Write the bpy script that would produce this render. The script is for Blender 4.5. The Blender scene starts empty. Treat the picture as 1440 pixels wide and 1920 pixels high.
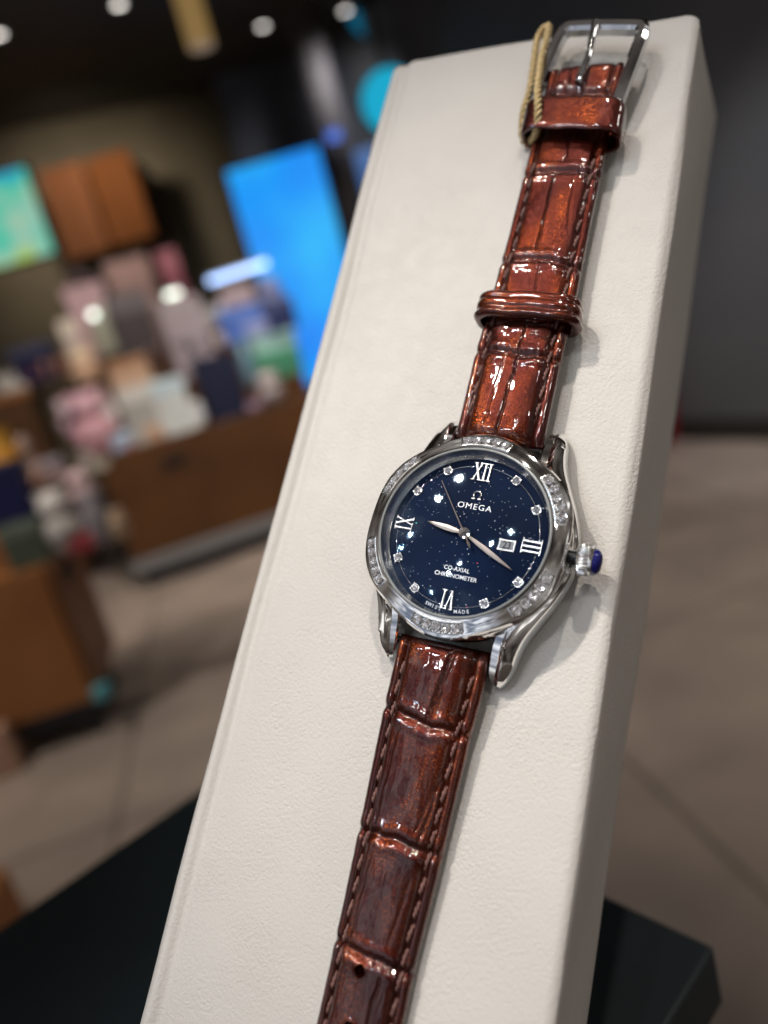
import bpy, bmesh, math, random
import numpy as np
from mathutils import Matrix, Vector
PI = math.pi
MM = 0.001
rnd = random.Random(7)
sc = bpy.context.scene
COL = sc.collection

# ------------------------------------------------------------------ camera
F_PX = 1400.0
CAM_H = 1.10
W = np.array([[0.967533, -0.243105, -0.069134], [0.0, -0.273534, 0.961862], [-0.252744, -0.930634, -0.264653]])
CAMP = np.array([0.0, 0.0, CAM_H])
cd = bpy.data.cameras.new('camera'); cam = bpy.data.objects.new('camera', cd); COL.objects.link(cam)
cd.sensor_fit = 'VERTICAL'; cd.sensor_height = 24.0; cd.lens = F_PX / 1920.0 * 24.0
cx, cy, cz = W[:, 0], -W[:, 1], -W[:, 2]
cam.matrix_world = Matrix(((cx[0], cy[0], cz[0], 0), (cx[1], cy[1], cz[1], 0), (cx[2], cy[2], cz[2], CAM_H), (0, 0, 0, 1)))
cd.clip_start = 0.005; cd.clip_end = 60
cd.dof.use_dof = True; cd.dof.focus_distance = 0.1235; cd.dof.aperture_fstop = cd.lens / 3.5
sc.camera = cam

# ------------------------------------------------------------------ world (the dim rest of the shop plus added bright patches) and exposure
wd = bpy.data.worlds.new('World'); sc.world = wd; wd.use_nodes = True
wn = wd.node_tree.nodes; wl = wd.node_tree.links
bg = wn['Background']
tc = wn.new('ShaderNodeTexCoord'); mp = wn.new('ShaderNodeMapping'); nz = wn.new('ShaderNodeTexNoise'); rp = wn.new('ShaderNodeValToRGB')
wl.new(tc.outputs['Generated'], mp.inputs[0]); wl.new(mp.outputs[0], nz.inputs['Vector']); wl.new(nz.outputs[0], rp.inputs[0]); wl.new(rp.outputs[0], bg.inputs[0])
mp.inputs['Scale'].default_value = (1, 1, 1.6); nz.inputs['Scale'].default_value = 2.6; nz.inputs['Detail'].default_value = 3
for _p, _c in ((.38, (.07, .058, .05)), (.52, (.36, .31, .28)), (.62, (.75, .69, .64)), (.66, (3.2, 3.1, 3.0))):  # bright stops added to give the polished metal contrast
    _e = rp.color_ramp.elements[0] if _p == .38 else rp.color_ramp.elements.new(_p); _e.position = _p; _e.color = (*_c, 1)
rp.color_ramp.elements[-1].position = 1.0; rp.color_ramp.elements[-1].color = (3.2, 3.1, 3.0, 1)
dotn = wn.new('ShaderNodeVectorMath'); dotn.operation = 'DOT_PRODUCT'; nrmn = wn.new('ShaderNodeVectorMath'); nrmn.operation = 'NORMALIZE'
wl.new(tc.outputs['Generated'], nrmn.inputs[0]); wl.new(nrmn.outputs[0], dotn.inputs[0]); _d = Vector((-.68, -.68, .24)).normalized(); dotn.inputs[1].default_value = _d  # bluish bright lobe added behind left for the bezel to reflect
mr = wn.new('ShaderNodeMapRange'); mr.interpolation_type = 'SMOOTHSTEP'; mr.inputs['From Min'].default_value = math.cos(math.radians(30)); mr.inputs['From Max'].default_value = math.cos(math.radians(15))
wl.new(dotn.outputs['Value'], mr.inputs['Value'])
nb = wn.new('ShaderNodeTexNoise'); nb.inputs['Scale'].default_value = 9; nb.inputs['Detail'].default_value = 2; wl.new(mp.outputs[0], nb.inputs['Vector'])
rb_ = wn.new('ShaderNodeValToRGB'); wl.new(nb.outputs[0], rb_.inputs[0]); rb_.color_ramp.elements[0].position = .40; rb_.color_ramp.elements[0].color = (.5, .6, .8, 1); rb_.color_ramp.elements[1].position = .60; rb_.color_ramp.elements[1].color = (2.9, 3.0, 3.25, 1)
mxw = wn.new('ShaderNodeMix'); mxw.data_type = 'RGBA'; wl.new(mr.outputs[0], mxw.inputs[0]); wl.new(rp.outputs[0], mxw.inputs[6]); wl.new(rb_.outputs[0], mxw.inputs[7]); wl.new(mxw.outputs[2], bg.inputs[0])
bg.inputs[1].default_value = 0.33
sc.view_settings.view_transform = 'Standard'; sc.view_settings.look = 'None'
sc.view_settings.exposure = 0; sc.view_settings.gamma = 1; sc.view_settings.use_curve_mapping = False
sc.render.engine = 'CYCLES'
sc.cycles.use_denoising = True; sc.cycles.sample_clamp_direct = 0.0; sc.cycles.sample_clamp_indirect = 30.0
sc.cycles.max_bounces = 6; sc.cycles.transparent_max_bounces = 8
sc.cycles.caustics_reflective = False; sc.cycles.caustics_refractive = False

# ------------------------------------------------------------------ frames
PO = np.array([0.005165, 0.121209, CAM_H - 0.043321])          # point of the cushion under the watch head
PU = np.array([0.87815, -0.43090, -0.20778]); PV = np.array([0.42216, 0.49373, 0.76027]); PN = np.array([-0.22501, -0.75535, 0.61548])
HO = np.array([0.003590, 0.115921, CAM_H - 0.039013])          # centre of the dial
HX = np.array([0.84760, -0.46487, -0.25586]); HY = np.array([0.48340, 0.47761, 0.73363]); HZ = np.array([-0.21883, -0.74551, 0.62954])
def frame(o, x, y, z):
    return Matrix(((x[0], y[0], z[0], o[0]), (x[1], y[1], z[1], o[1]), (x[2], y[2], z[2], o[2]), (0, 0, 0, 1)))
PADM = frame(PO, PU, PV, PN); HEADM = frame(HO, HX, HY, HZ)

# ------------------------------------------------------------------ lamps
def spot(loc, target, power, size, color, cone=60, blend=0.6):
    l = bpy.data.lights.new('shop_or_fill_spot', 'SPOT'); l.energy = power; l.shadow_soft_size = size; l.color = color
    l.spot_size = math.radians(cone); l.spot_blend = blend
    o = bpy.data.objects.new('shop_or_fill_spot', l); COL.objects.link(o); o.location = loc
    o.rotation_euler = (Vector(target) - Vector(loc)).to_track_quat('-Z', 'Y').to_euler()
    return o
def key(direction, dist, power, size, color, cone=20, blend=1.0):
    d = np.array(direction); d = d / np.linalg.norm(d)
    return spot(tuple(PO + d * dist), tuple(PO), power, size, color, cone, blend)
WARM = (1.0, 0.92, 0.83)
def lamp_at(p, power, size, color, cone=10):
    return spot(p, tuple(PO + PU * -.006), power, size, color, cone, 1.0)
COOL = (0.92, 0.96, 1.0)
lamp_at((-.55, -.22, 2.87), 68.0, .026, WARM, 7.4)
lamp_at((-.83, -.31, 2.87), 24.0, .026, WARM, 7.4)
key((0.19, -0.13, 0.977), 1.85, 44.0, 0.024, WARM, 7.6)
lamp_at((-.34, -1.06, 2.86), 14.0, .022, COOL)
lamp_at((-.59, -1.12, 2.86), 10.0, .020, COOL)
lamp_at((-1.06, -1.21, 2.86), 7.0, .018, COOL)
lamp_at((-1.26, -1.27, 2.86), 6.0, .018, COOL)
lamp_at((-1.34, -.50, 2.86), 9.0, .020, (.75, .88, 1.0))
lamp_at((-1.57, -.57, 2.86), 8.0, .020, (.45, .7, 1.0))
lamp_at((-1.73, -1.45, 2.86), 7.0, .020, (.55, .78, 1.0))
key((0.33, -0.62, 0.796), 2.20, 12.0, 0.05, (1, .94, .88), 12)
key((.84, -.15, .53), 2.2, 16.0, 0.12, (1, .96, .90), 12)  # added fill from the right that brightens the stand's side face

# ------------------------------------------------------------------ helpers
def mesh_obj(name, verts, faces, mat=None, parent=None, smooth=False, scale=1.0, auto=None):
    me = bpy.data.meshes.new(name)
    v = np.asarray(verts, dtype=float) * scale
    me.from_pydata([tuple(p) for p in v], [], [tuple(int(i) for i in f) for f in faces]); me.update()
    bm = bmesh.new(); bm.from_mesh(me); bmesh.ops.recalc_face_normals(bm, faces=bm.faces[:]); bm.to_mesh(me); bm.free()
    o = bpy.data.objects.new(name, me); COL.objects.link(o)
    if mat: me.materials.append(mat)
    if smooth:
        me.polygons.foreach_set('use_smooth', [True] * len(me.polygons))
        if auto is not None: me.set_sharp_from_angle(angle=math.radians(auto))
    if parent: o.parent = parent
    return o
def tag(o, label=None, cat=None, group=None, kind=None):
    if label: o['label'] = label
    if cat: o['category'] = cat
    if group: o['group'] = group
    if kind: o['kind'] = kind
    return o
def empty(name, M=None, loc=None):
    o = bpy.data.objects.new(name, None); COL.objects.link(o); o.empty_display_size = 0.02
    if M is not None: o.matrix_world = M
    if loc is not None: o.location = loc
    return o
class MB:
    def __init__(s): s.v = []; s.f = []
    def add(s, vs, fs):
        b = len(s.v); s.v += [tuple(p) for p in vs]; s.f += [tuple(i + b for i in f) for f in fs]; return s
    def box(s, c, d, M=None):
        x, y, z = [k / 2 for k in d]
        vs = [(c[0] + a * x, c[1] + b * y, c[2] + e * z) for a in (-1, 1) for b in (-1, 1) for e in (-1, 1)]
        if M is not None: vs = [tuple(M @ Vector(p)) for p in vs]
        return s.add(vs, [(0, 1, 3, 2), (4, 6, 7, 5), (0, 4, 5, 1), (2, 3, 7, 6), (0, 2, 6, 4), (1, 5, 7, 3)])
    def build(s, name, mat=None, parent=None, scale=1.0, smooth=False, auto=None, bevel=0, seg=2):
        o = mesh_obj(name, s.v, s.f, mat, parent, smooth, scale, auto)
        if bevel:
            m = o.modifiers.new('bevel', 'BEVEL'); m.width = bevel; m.segments = seg; m.limit_method = 'ANGLE'
        return o
def loft(rings, closed=True, caps=True, wrap=False):
    n = len(rings[0]); vs = [tuple(p) for r in rings for p in r]; fs = []
    R = len(rings)
    for i in range(R if wrap else R - 1):
        a = i * n; b = ((i + 1) % R) * n
        for k in range(n if closed else n - 1):
            fs.append((a + k, a + (k + 1) % n, b + (k + 1) % n, b + k))
    if caps and not wrap and closed:
        fs.append(tuple(range(n))[::-1]); fs.append(tuple((R - 1) * n + k for k in range(n)))
    return vs, fs
def lathe(profile, seg=96, rfun=None, caps=False):
    rings = []
    for i in range(seg):
        a = 2 * PI * i / seg
        ring = []
        for p in profile:
            r = p[0] + (p[2] * rfun(a) if (rfun and len(p) > 2) else 0)
            ring.append((r * math.cos(a), r * math.sin(a), p[1] + (p[3] * rfun(a) if (rfun and len(p) > 3) else 0)))
        rings.append(ring)
    vs, fs = loft(rings, closed=False, caps=False, wrap=True)
    return vs, fs
def disc(r, z, seg=64, c=(0, 0)):
    return [(c[0] + r * math.cos(2 * PI * k / seg), c[1] + r * math.sin(2 * PI * k / seg), z) for k in range(seg)]
def cyl(r, z0, z1, seg=32, c=(0, 0), r2=None):
    return loft([disc(r, z0, seg, c), disc(r if r2 is None else r2, z1, seg, c)])
def tube(path, rad, seg=10, closed=False):
    P = [np.array(p, float) for p in path]; n = len(P); rings = []
    nrm = None
    for i in range(n):
        if closed: t = P[(i + 1) % n] - P[i - 1]
        else: t = P[min(i + 1, n - 1)] - P[max(i - 1, 0)]
        t = t / (np.linalg.norm(t) + 1e-12)
        if nrm is None:
            a = np.array([0, 0, 1.0]) if abs(t[2]) < .9 else np.array([1.0, 0, 0])
            nrm = a - t * (a @ t)
        else: nrm = nrm - t * (nrm @ t)
        nrm = nrm / np.linalg.norm(nrm); bn = np.cross(t, nrm)
        r = rad[i] if hasattr(rad, '__len__') else rad
        rings.append([P[i] + r * (math.cos(2 * PI * k / seg) * nrm + math.sin(2 * PI * k / seg) * bn) for k in range(seg)])
    return loft(rings, True, not closed, closed)
def smooth_path(pts, n=12):
    P = [np.array(p, float) for p in pts]; out = []
    for i in range(len(P) - 1):
        p0 = P[max(i - 1, 0)]; p1 = P[i]; p2 = P[i + 1]; p3 = P[min(i + 2, len(P) - 1)]
        for k in range(n):
            t = k / n
            out.append(.5 * ((2 * p1) + (-p0 + p2) * t + (2 * p0 - 5 * p1 + 4 * p2 - p3) * t * t + (-p0 + 3 * p1 - 3 * p2 + p3) * t ** 3))
    out.append(P[-1]); return out

# ------------------------------------------------------------------ materials
class Mat:
    def __init__(s, name):
        s.m = bpy.data.materials.new(name); s.m.use_nodes = True
        s.t = s.m.node_tree; s.n = s.t.nodes; s.l = s.t.links; s.p = s.n['Principled BSDF']
    def set(s, **k):
        for a, b in k.items():
            i = s.p.inputs[a.replace('_', ' ')]
            if i.type == 'RGBA' and len(b) == 3: b = (*b, 1)
            i.default_value = b
        return s
    def node(s, typ, **k):
        nd = s.n.new(typ)
        for a, b in k.items(): setattr(nd, a, b)
        return nd
    def coords(s, scale=(1, 1, 1), out='Object'):
        t = s.node('ShaderNodeTexCoord'); m = s.node('ShaderNodeMapping'); m.inputs['Scale'].default_value = scale
        s.l.new(t.outputs[out], m.inputs[0]); return m.outputs[0]
    def math(s, op, a, b=None, c=None):
        nd = s.node('ShaderNodeMath', operation=op)
        for i, x in enumerate((a, b, c)):
            if x is None: continue
            if isinstance(x, (int, float)): nd.inputs[i].default_value = x
            else: s.l.new(x, nd.inputs[i])
        return nd.outputs[0]
    def noise(s, vec, scale, detail=3, rough=.5, out=0, dist=0):
        nd = s.node('ShaderNodeTexNoise'); s.l.new(vec, nd.inputs['Vector'])
        nd.inputs['Scale'].default_value = scale; nd.inputs['Detail'].default_value = detail; nd.inputs['Roughness'].default_value = rough
        nd.inputs['Distortion'].default_value = dist
        return nd.outputs[out]
    def ramp(s, fac, stops):
        r = s.node('ShaderNodeValToRGB'); s.l.new(fac, r.inputs[0])
        e = r.color_ramp.elements
        while len(e) < len(stops): e.new(0.5)
        for i, (p, c) in enumerate(stops):
            e[i].position = p; e[i].color = (*c, 1) if len(c) == 3 else c
        return r.outputs[0]
    def bump(s, h, strength, dist, normal=None):
        b = s.node('ShaderNodeBump'); b.inputs['Strength'].default_value = strength; b.inputs['Distance'].default_value = dist
        s.l.new(h, b.inputs['Height'])
        if normal is not None: s.l.new(normal, b.inputs['Normal'])
        return b.outputs[0]
    def to(s, out, inp): s.l.new(out, s.p.inputs[inp]); return s
def simple(name, col, rough=.5, metal=0.0, emit=None, es=0, var=0.12, vs=6.0, **k):
    m = Mat(name).set(Base_Color=col, Roughness=rough, Metallic=metal, **k)
    if var:
        v = m.noise(m.coords(), vs, 3)
        m.to(m.ramp(v, [(.3, tuple(c * (1 - var) for c in col)), (.7, tuple(min(1, c * (1 + var)) for c in col))]), 'Base Color')
    if emit: m.set(Emission_Color=emit, Emission_Strength=es)
    return m.m

def mat_leather():
    m = Mat('cream_leather').set(Roughness=.52, Specular_IOR_Level=.4)
    v = m.coords()
    wob = m.node('ShaderNodeVectorMath', operation='MULTIPLY_ADD')
    m.l.new(m.noise(v, 420, 3, .6, 1), wob.inputs[0]); wob.inputs[1].default_value = (.0013,) * 3; m.l.new(v, wob.inputs[2])
    vo = m.node('ShaderNodeTexVoronoi', feature='DISTANCE_TO_EDGE'); m.l.new(wob.outputs[0], vo.inputs['Vector']); vo.inputs['Scale'].default_value = 1250
    vo2 = m.node('ShaderNodeTexVoronoi', feature='SMOOTH_F1'); m.l.new(wob.outputs[0], vo2.inputs['Vector']); vo2.inputs['Scale'].default_value = 1750; vo2.inputs['Smoothness'].default_value = .6
    cells = m.math('SMOOTH_MIN', vo.outputs['Distance'], .13, .12)
    big = m.noise(v, 90, 3, .55)
    amp = m.math('MULTIPLY_ADD', big, 1.5, -.15)
    h = m.math('MULTIPLY', m.math('ADD', m.math('MULTIPLY', cells, 2.0), m.math('MULTIPLY', vo2.outputs['Distance'], -.8)), amp)
    h = m.math('ADD', h, m.math('MULTIPLY', m.noise(v, 2600, 2, .5), .22))
    h = m.math('ADD', h, m.math('MULTIPLY', m.noise(v, 55, 2, .5), 1.6))
    m.to(m.bump(h, .58, .00022), 'Normal')
    m.to(m.ramp(m.noise(v, 28, 4), [(.3, (.635, .60, .556)), (.7, (.685, .652, .608))]), 'Base Color')
    m.to(m.ramp(m.noise(v, 300, 3), [(.3, (.44,) * 3), (.7, (.58,) * 3)]), 'Roughness')
    return m.m
def mat_strap():
    m = Mat('patent_crocodile_leather').set(Coat_Weight=1.0, Coat_Roughness=.035, Coat_IOR=1.55, Specular_IOR_Level=.35)
    v = m.coords()
    fl = m.node('ShaderNodeTexVoronoi'); m.l.new(v, fl.inputs['Vector']); fl.inputs['Scale'].default_value = 9000
    bw = m.node('ShaderNodeSeparateColor'); m.l.new(fl.outputs['Color'], bw.inputs[0])
    flake = m.ramp(bw.outputs[0], [(.55, (0, 0, 0)), (1.0, (1, 1, 1))])
    patch = m.ramp(m.noise(m.coords((1, .5, 1)), 170, 3), [(.44, (.03,) * 3), (.64, (1, 1, 1))])
    flake = m.math('MULTIPLY', flake, patch)
    base = m.ramp(m.noise(v, 110, 2, .5), [(.25, (.040, .0032, .0014)), (.75, (.068, .0060, .0017))])
    mx = m.node('ShaderNodeMix', data_type='RGBA'); m.l.new(base, mx.inputs[6]); mx.inputs[7].default_value = (.55, .115, .018, 1)
    m.l.new(m.math('MULTIPLY', flake, .62), mx.inputs[0]); m.to(mx.outputs[2], 'Base Color')
    m.to(m.math('MULTIPLY_ADD', flake, .2, .78), 'Metallic')
    m.set(Roughness=.33)
    # metallic flakes sit under the lacquer with their own tilt
    nm = m.node('ShaderNodeVectorMath', operation='SUBTRACT'); m.l.new(fl.outputs['Color'], nm.inputs[0]); nm.inputs[1].default_value = (.5, .5, .5)
    ge = m.node('ShaderNodeNewGeometry')
    ad = m.node('ShaderNodeVectorMath', operation='MULTIPLY_ADD'); m.l.new(nm.outputs[0], ad.inputs[0]); ad.inputs[1].default_value = (.30,) * 3; m.l.new(ge.outputs['Normal'], ad.inputs[2])
    no = m.node('ShaderNodeVectorMath', operation='NORMALIZE'); m.l.new(ad.outputs[0], no.inputs[0])
    m.to(no.outputs[0], 'Normal')
    h = m.math('ADD', m.math('MULTIPLY', m.noise(m.coords((1, .4, 1)), 600, 2, .5), .35), m.math('MULTIPLY', m.noise(m.coords((1, .5, 1)), 320, 2), .8))
    b = m.bump(h, .17, .00016); m.l.new(b, m.p.inputs['Coat Normal'])
    return m.m
def mat_metal(name, col=(.93, .92, .91), rough=.05, brush=None):
    m = Mat(name).set(Base_Color=col, Metallic=1.0, Roughness=rough)
    v = m.coords(brush or (1, 1, 1))
    n = m.noise(v, 900, 3)
    m.to(m.math('MULTIPLY_ADD', n, rough * 1.2, rough * .5), 'Roughness')
    m.to(m.bump(m.noise(m.coords(), 350, 2), .12, .00003), 'Normal')
    return m.m
def mat_dial():
    m = Mat('aventurine_dial').set(Roughness=.6, Specular_IOR_Level=.05, Coat_Weight=.25, Coat_Roughness=.02)
    v = m.coords()
    m.to(m.ramp(m.noise(v, 60, 3), [(.3, (.0026, .0090, .032)), (.7, (.0045, .0165, .058))]), 'Base Color')
    return m.m
def mat_crystal():
    m = bpy.data.materials.new('sapphire_crystal'); m.use_nodes = True; n = m.node_tree.nodes; l = m.node_tree.links
    n.remove(n['Principled BSDF'])
    t = n.new('ShaderNodeBsdfTransparent'); t.inputs[0].default_value = (.97, .98, 1, 1)
    g = n.new('ShaderNodeBsdfGlossy'); g.inputs['Roughness'].default_value = 0.027; g.inputs[0].default_value = (.65, .85, 1, 1)
    f = n.new('ShaderNodeFresnel'); f.inputs[0].default_value = 1.5
    x = n.new('ShaderNodeMixShader'); q = n.new('ShaderNodeMath'); q.operation = 'MULTIPLY'; q.inputs[1].default_value = .6; l.new(f.outputs[0], q.inputs[0]); l.new(q.outputs[0], x.inputs[0]); l.new(t.outputs[0], x.inputs[1]); l.new(g.outputs[0], x.inputs[2])
    l.new(x.outputs[0], n['Material Output'].inputs[0]); return m
def mat_gem():
    m = Mat('brilliant_gem').set(Base_Color=(.95, .94, .97), Metallic=.80, Roughness=.04, Coat_Weight=.5, Coat_Roughness=.01)
    return m.m
def emissive(name, col, s, col2=None, sc_=6):
    m = Mat(name).set(Base_Color=(.02, .02, .02), Roughness=.4, Emission_Strength=s)
    if col2:
        m.to(m.ramp(m.noise(m.coords(), sc_, 1), [(.38, col), (.62, col2)]), 'Emission Color')
    else: m.set(Emission_Color=col)
    return m.m

M_LEATHER = mat_leather(); M_STRAP = mat_strap()
M_POL = mat_metal('polished_steel', rough=.035); M_BR = mat_metal('brushed_steel', (.72, .71, .70), .20, (1, 1, 8))
M_SATIN = mat_metal('satin_steel', (.66, .68, .68), .32)
M_HAND = Mat('champagne_steel').set(Base_Color=(.34, .285, .25), Metallic=.6, Roughness=.34).m
M_BUCKLE = mat_metal('buckle_steel', (.62, .62, .63), .04)
M_NUM = mat_metal('numeral_steel', (.84, .84, .83), .20)
M_DIAL = mat_dial(); M_CRYS = mat_crystal(); M_GEM = mat_gem()
M_PRINT = simple('silver_print', (.80, .82, .85), .35, .3, var=0)
M_DARK = simple('dark_steel', (.03, .03, .032), .3, .8, var=0)
M_CAB = Mat('blue_cabochon').set(Base_Color=(.006, .008, .16), Roughness=.12, Coat_Weight=1.0, Coat_Roughness=.02).m
M_STITCH = simple('brown_thread', (.20, .095, .08), .55, var=.3, vs=900)
M_DATE = simple('date_disc', (.33, .34, .36), .5, var=0)
M_INK = simple('black_ink', (.004, .004, .004), .6, var=0)

# ------------------------------------------------------------------ display stand
def to_pad(p): return PO + (PU * p[0] + PV * p[1] + PN * p[2]) * MM
TABLE_Z = CAM_H - 0.17
def v_on_table(a, h):     # pad v (mm) where the line (a, v, h) meets the table top
    base = PO[2] + (PU[2] * a + PN[2] * h) * MM
    return (TABLE_Z - base) / (PV[2] * MM)
def sheared(pts, v):
    k = .62 * max(0.0, min(1.0, (v - 15) / 98.0))
    return [(p[0], v - k * min(0.0, p[1] + 3), p[1]) for p in pts]
def stand_section(v, inset):
    t = 52.5 + .12 * v
    L = -43.2 + inset; R = 24.1 - inset; top = 0.0 - inset * .9; bot = -t + inset
    pts = []
    def arc(cx_, cy_, r, a0, a1, n):
        for k in range(n + 1):
            a = math.radians(a0 + (a1 - a0) * k / n); pts.append([cx_ + r * math.cos(a), cy_ + r * math.sin(a)])
    rl, rr, rb = 3.6, 2.1, 3.0
    arc(L + rl, top - rl, rl, 180, 90, 12)
    n = 120
    for k in range(1, n): pts.append([L + rl + (R - rr - L - rl) * k / n, top])
    arc(R - rr, top - rr, rr, 90, 0, 10)
    for k in range(1, 8): pts.append([R, top - rr + (bot + rb - top + rr) * k / 8])
    arc(R - rb, bot + rb, rb, 0, -90, 6)
    arc(L + rb, bot + rb, rb, -90, -180, 6)
    for k in range(1, 8): pts.append([L, bot + rb + (top - rl - bot - rb) * k / 8])
    for p in pts:
        if p[1] > -2.5:
            s = -38.9 + .35 * math.sin(v / 21.0) + .2 * math.sin(v / 7.3 + 1)
            p[1] += -.75 * math.exp(-((p[0] - s) / 1.1) ** 2) + .30 * math.exp(-((p[0] - s + 2.2) / 1.2) ** 2) + .12 * math.exp(-((p[0] - s - 2.6) / 1.3) ** 2)
            p[1] += .12 * math.sin(p[0] / 9 + v / 31) + .10 * math.sin(v / 17.0 - p[0] / 14)
        if p[0] < L + .6: p[0] += .22 * math.sin(v / 23.0 + 1) + .10 * math.sin(v / 8.0)
        if p[0] > R - .4: p[0] += .25 * math.sin(v / 26.0) + .12 * math.sin(v / 9.0 + p[1] / 12)
    return pts
def build_stand():
    st = empty('display_stand', loc=tuple(to_pad((-9, v_on_table(-9, -30), -30))))
    tag(st, 'tall cream leather covered block leaning back under the watch', 'display stand')
    vs = [113.6 - 4.2 * (1 - math.cos(a)) for a in np.linspace(0, PI / 2, 9)]
    rings = []
    for i, v in enumerate(vs):
        ins = 4.2 - math.sqrt(max(0, 4.2 ** 2 - (4.2 - (113.6 - v)) ** 2))
        rings.append(sheared(stand_section(v, ins * .85), v))
    v = vs[-1] - 1.4
    while v > -95: rings.append(sheared(stand_section(v, 0), v)); v -= 1.4
    rings.append([(p[0], v_on_table(p[0], p[1]) + .3, p[1]) for p in stand_section(-100, 0)])
    vv, ff = loft(rings)
    o = mesh_obj('cushion', vv, ff, M_LEATHER, None, True, MM, 50)
    o.parent = st; o.matrix_world = PADM; o.matrix_parent_inverse = Matrix(); bpy.context.view_layer.update()
    o.matrix_basis = st.matrix_world.inverted() @ PADM
    # strut behind, hidden from the front, that keeps the block from tipping back
    mb = MB(); a = to_pad((-14, -20, -56)); d_ = W @ np.array([690 - 720., 1450 - 960., F_PX]); foot = d_ * ((TABLE_Z - CAM_H) / d_[2]) + CAMP
    w = np.array([PU[0], PU[1], 0]) * .008
    pts = []
    for q, e in ((a, 0), (foot, 0)):
        pts += [q - w, q + w, q + w + np.array([0, .006, 0]), q - w + np.array([0, .006, 0])]
    loc = np.array(st.location)
    mb.add([tuple(p - loc) for p in pts], [(0, 1, 2, 3), (4, 7, 6, 5), (0, 4, 5, 1), (1, 5, 6, 2), (2, 6, 7, 3), (3, 7, 4, 0)])
    mb.build('support_strut', M_LEATHER, st)
bpy.context.view_layer.update()
build_stand()

# ------------------------------------------------------------------ the watch
watch = empty('wristwatch', HEADM); bpy.context.view_layer.update()
tag(watch, 'steel wristwatch with starry navy dial and glossy brown crocodile strap lying on the cream stand', 'wristwatch')
def pad_part(o, parent):
    """parent an object whose mesh is written in cushion millimetres"""
    o.parent = parent
    inv = HEADM.inverted()
    o.matrix_basis = inv @ PADM if parent is watch else Matrix()
    return o
# case
body = MB(); vs, fs = lathe([(0.01, -5.9), (14.6, -5.9), (16.2, -5.2), (16.9, -4.2), (17.1, -2.6), (16.9, -1.2), (16.4, -.5), (14.0, -.45)], 96); body.add(vs, fs)
case = body.build('case', M_POL, watch, MM, True, 35)
cb = MB(); cb.add(*cyl(14.4, -6.75, -5.8, 64)); cb.build('case_back', M_BR, watch, MM, True, 40)
def lug(sx, sy):
    # outer, inner outline (x, y) for the lower right lug, top height, bottom height
    S = [((17.35, .2), (14.0, .6), -1.7, -4.6), ((17.4, -3.0), (13.4, -3.2), -1.3, -5.0), ((16.1, -7.2), (12.2, -6.6), -1.1, -5.2), ((14.3, -11.0), (10.2, -10.2), -1.0, -5.4),
         ((12.9, -14.0), (8.6, -13.2), -1.1, -5.6), ((12.15, -16.6), (8.1, -15.6), -1.6, -5.8), ((11.7, -19.0), (8.05, -18.2), -2.5, -6.0), ((11.0, -20.9), (8.2, -20.6), -3.7, -6.1), ((10.1, -21.9), (8.9, -21.8), -5.0, -6.1)]
    P = []
    for k in range(4):
        P.append(smooth_path([(s[0][0], s[0][1], 0) if k == 0 else (s[1][0], s[1][1], 0) if k == 1 else (s[2], 0, 0) if k == 2 else (s[3], 0, 0) for s in S], 5))
    rings = []
    N = len(P[0])
    for i in range(N):
        o_, n_, zt, zb = P[0][i], P[1][i], P[2][i][0], P[3][i][0]
        u = i / (N - 1); rp_ = .50 + .10 * u
        g = lambda f: n_ + (o_ - n_) * f
        h = zt - zb
        sec = [(1.0, zb), (1.02, zb + h * .35), (.99, zt - h * .30), (.93, zt - h * .20), (rp_ + .06, zt - h * .02), (rp_, zt), (rp_ - .06, zt - h * .03),
               (rp_ - .22, zt - h * (.05 + .16 * u)), (.07, zt - h * .10), (0.0, zt - h * .2), (0.0, zb)]
        rings.append([(g(f)[0] * sx, g(f)[1] * sy, z) for f, z in sec])
    vs, fs = loft(rings)
    o = mesh_obj('lug', vs, fs, M_POL, case, True, MM, 28)
    o.data.materials.append(M_SATIN)
    nn_ = len(rings[0])
    for p_ in o.data.polygons:
        ks = sorted(set(v_ % nn_ for v_ in p_.vertices))
        if len(p_.vertices) == 4 and ks in ([0, 1], [1, 2]): p_.material_index = 1
    return o
for sx in (1, -1):
    for sy in (1, -1): lug(sx, sy)
# spring bars between the lugs
for s in (1, -1):
    t = tube([(-8.4, 18.6 * s, -4.6), (8.4, 18.6 * s, -4.6)], .6, 12); mesh_obj('spring_bar', *t, M_DARK, case, True, MM, 40)
# bezel with six raised gem plates
wave = lambda a: math.cos(6 * a + PI)      # peaks at 12, 2, 4 ... (angle 90 deg -> cos(540+180)=1)
vs, fs = lathe([(14.15, 1.2), (14.25, 2.15), (14.45, 2.42), (14.7, 2.36), (15.6, 2.01), (16.3, 1.745), (16.75, 1.60, .30, -.115), (16.95, 1.50, .34, -.10), (17.2, 1.1, .36, 0), (17.25, .5, .36), (17.1, -.05, .33), (16.7, -.45, .2), (14.2, -.5)], 288, wave)
bezel = mesh_obj('bezel', vs, fs, M_POL, watch, True, MM, 24)
vs, fs = lathe([(13.35, 0.0), (13.42, .05), (14.10, 1.95), (14.2, 1.7), (14.2, 0)], 128)
mesh_obj('inner_ring', vs, fs, M_BR, watch, True, MM, 40)
vs, fs = lathe([(13.95, 1.9), (13.98, 2.5), (14.12, 2.6), (14.32, 2.52), (14.34, 1.9)], 128)
mesh_obj('crystal_gasket', vs, fs, simple('grey_gasket', (.40, .42, .42), .35, .4, var=0), watch, True, MM, 40)
RC = 85.0
rings = []
for k in range(0, 49):
    r = 13.98 * k / 48 + .001; z = 2.5 + math.sqrt(RC * RC - r * r) - math.sqrt(RC * RC - 13.98 ** 2)
    rings.append(disc(r, z, 160))
vs, fs = loft(rings, True, False); fs.append(tuple(range(160)))
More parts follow.
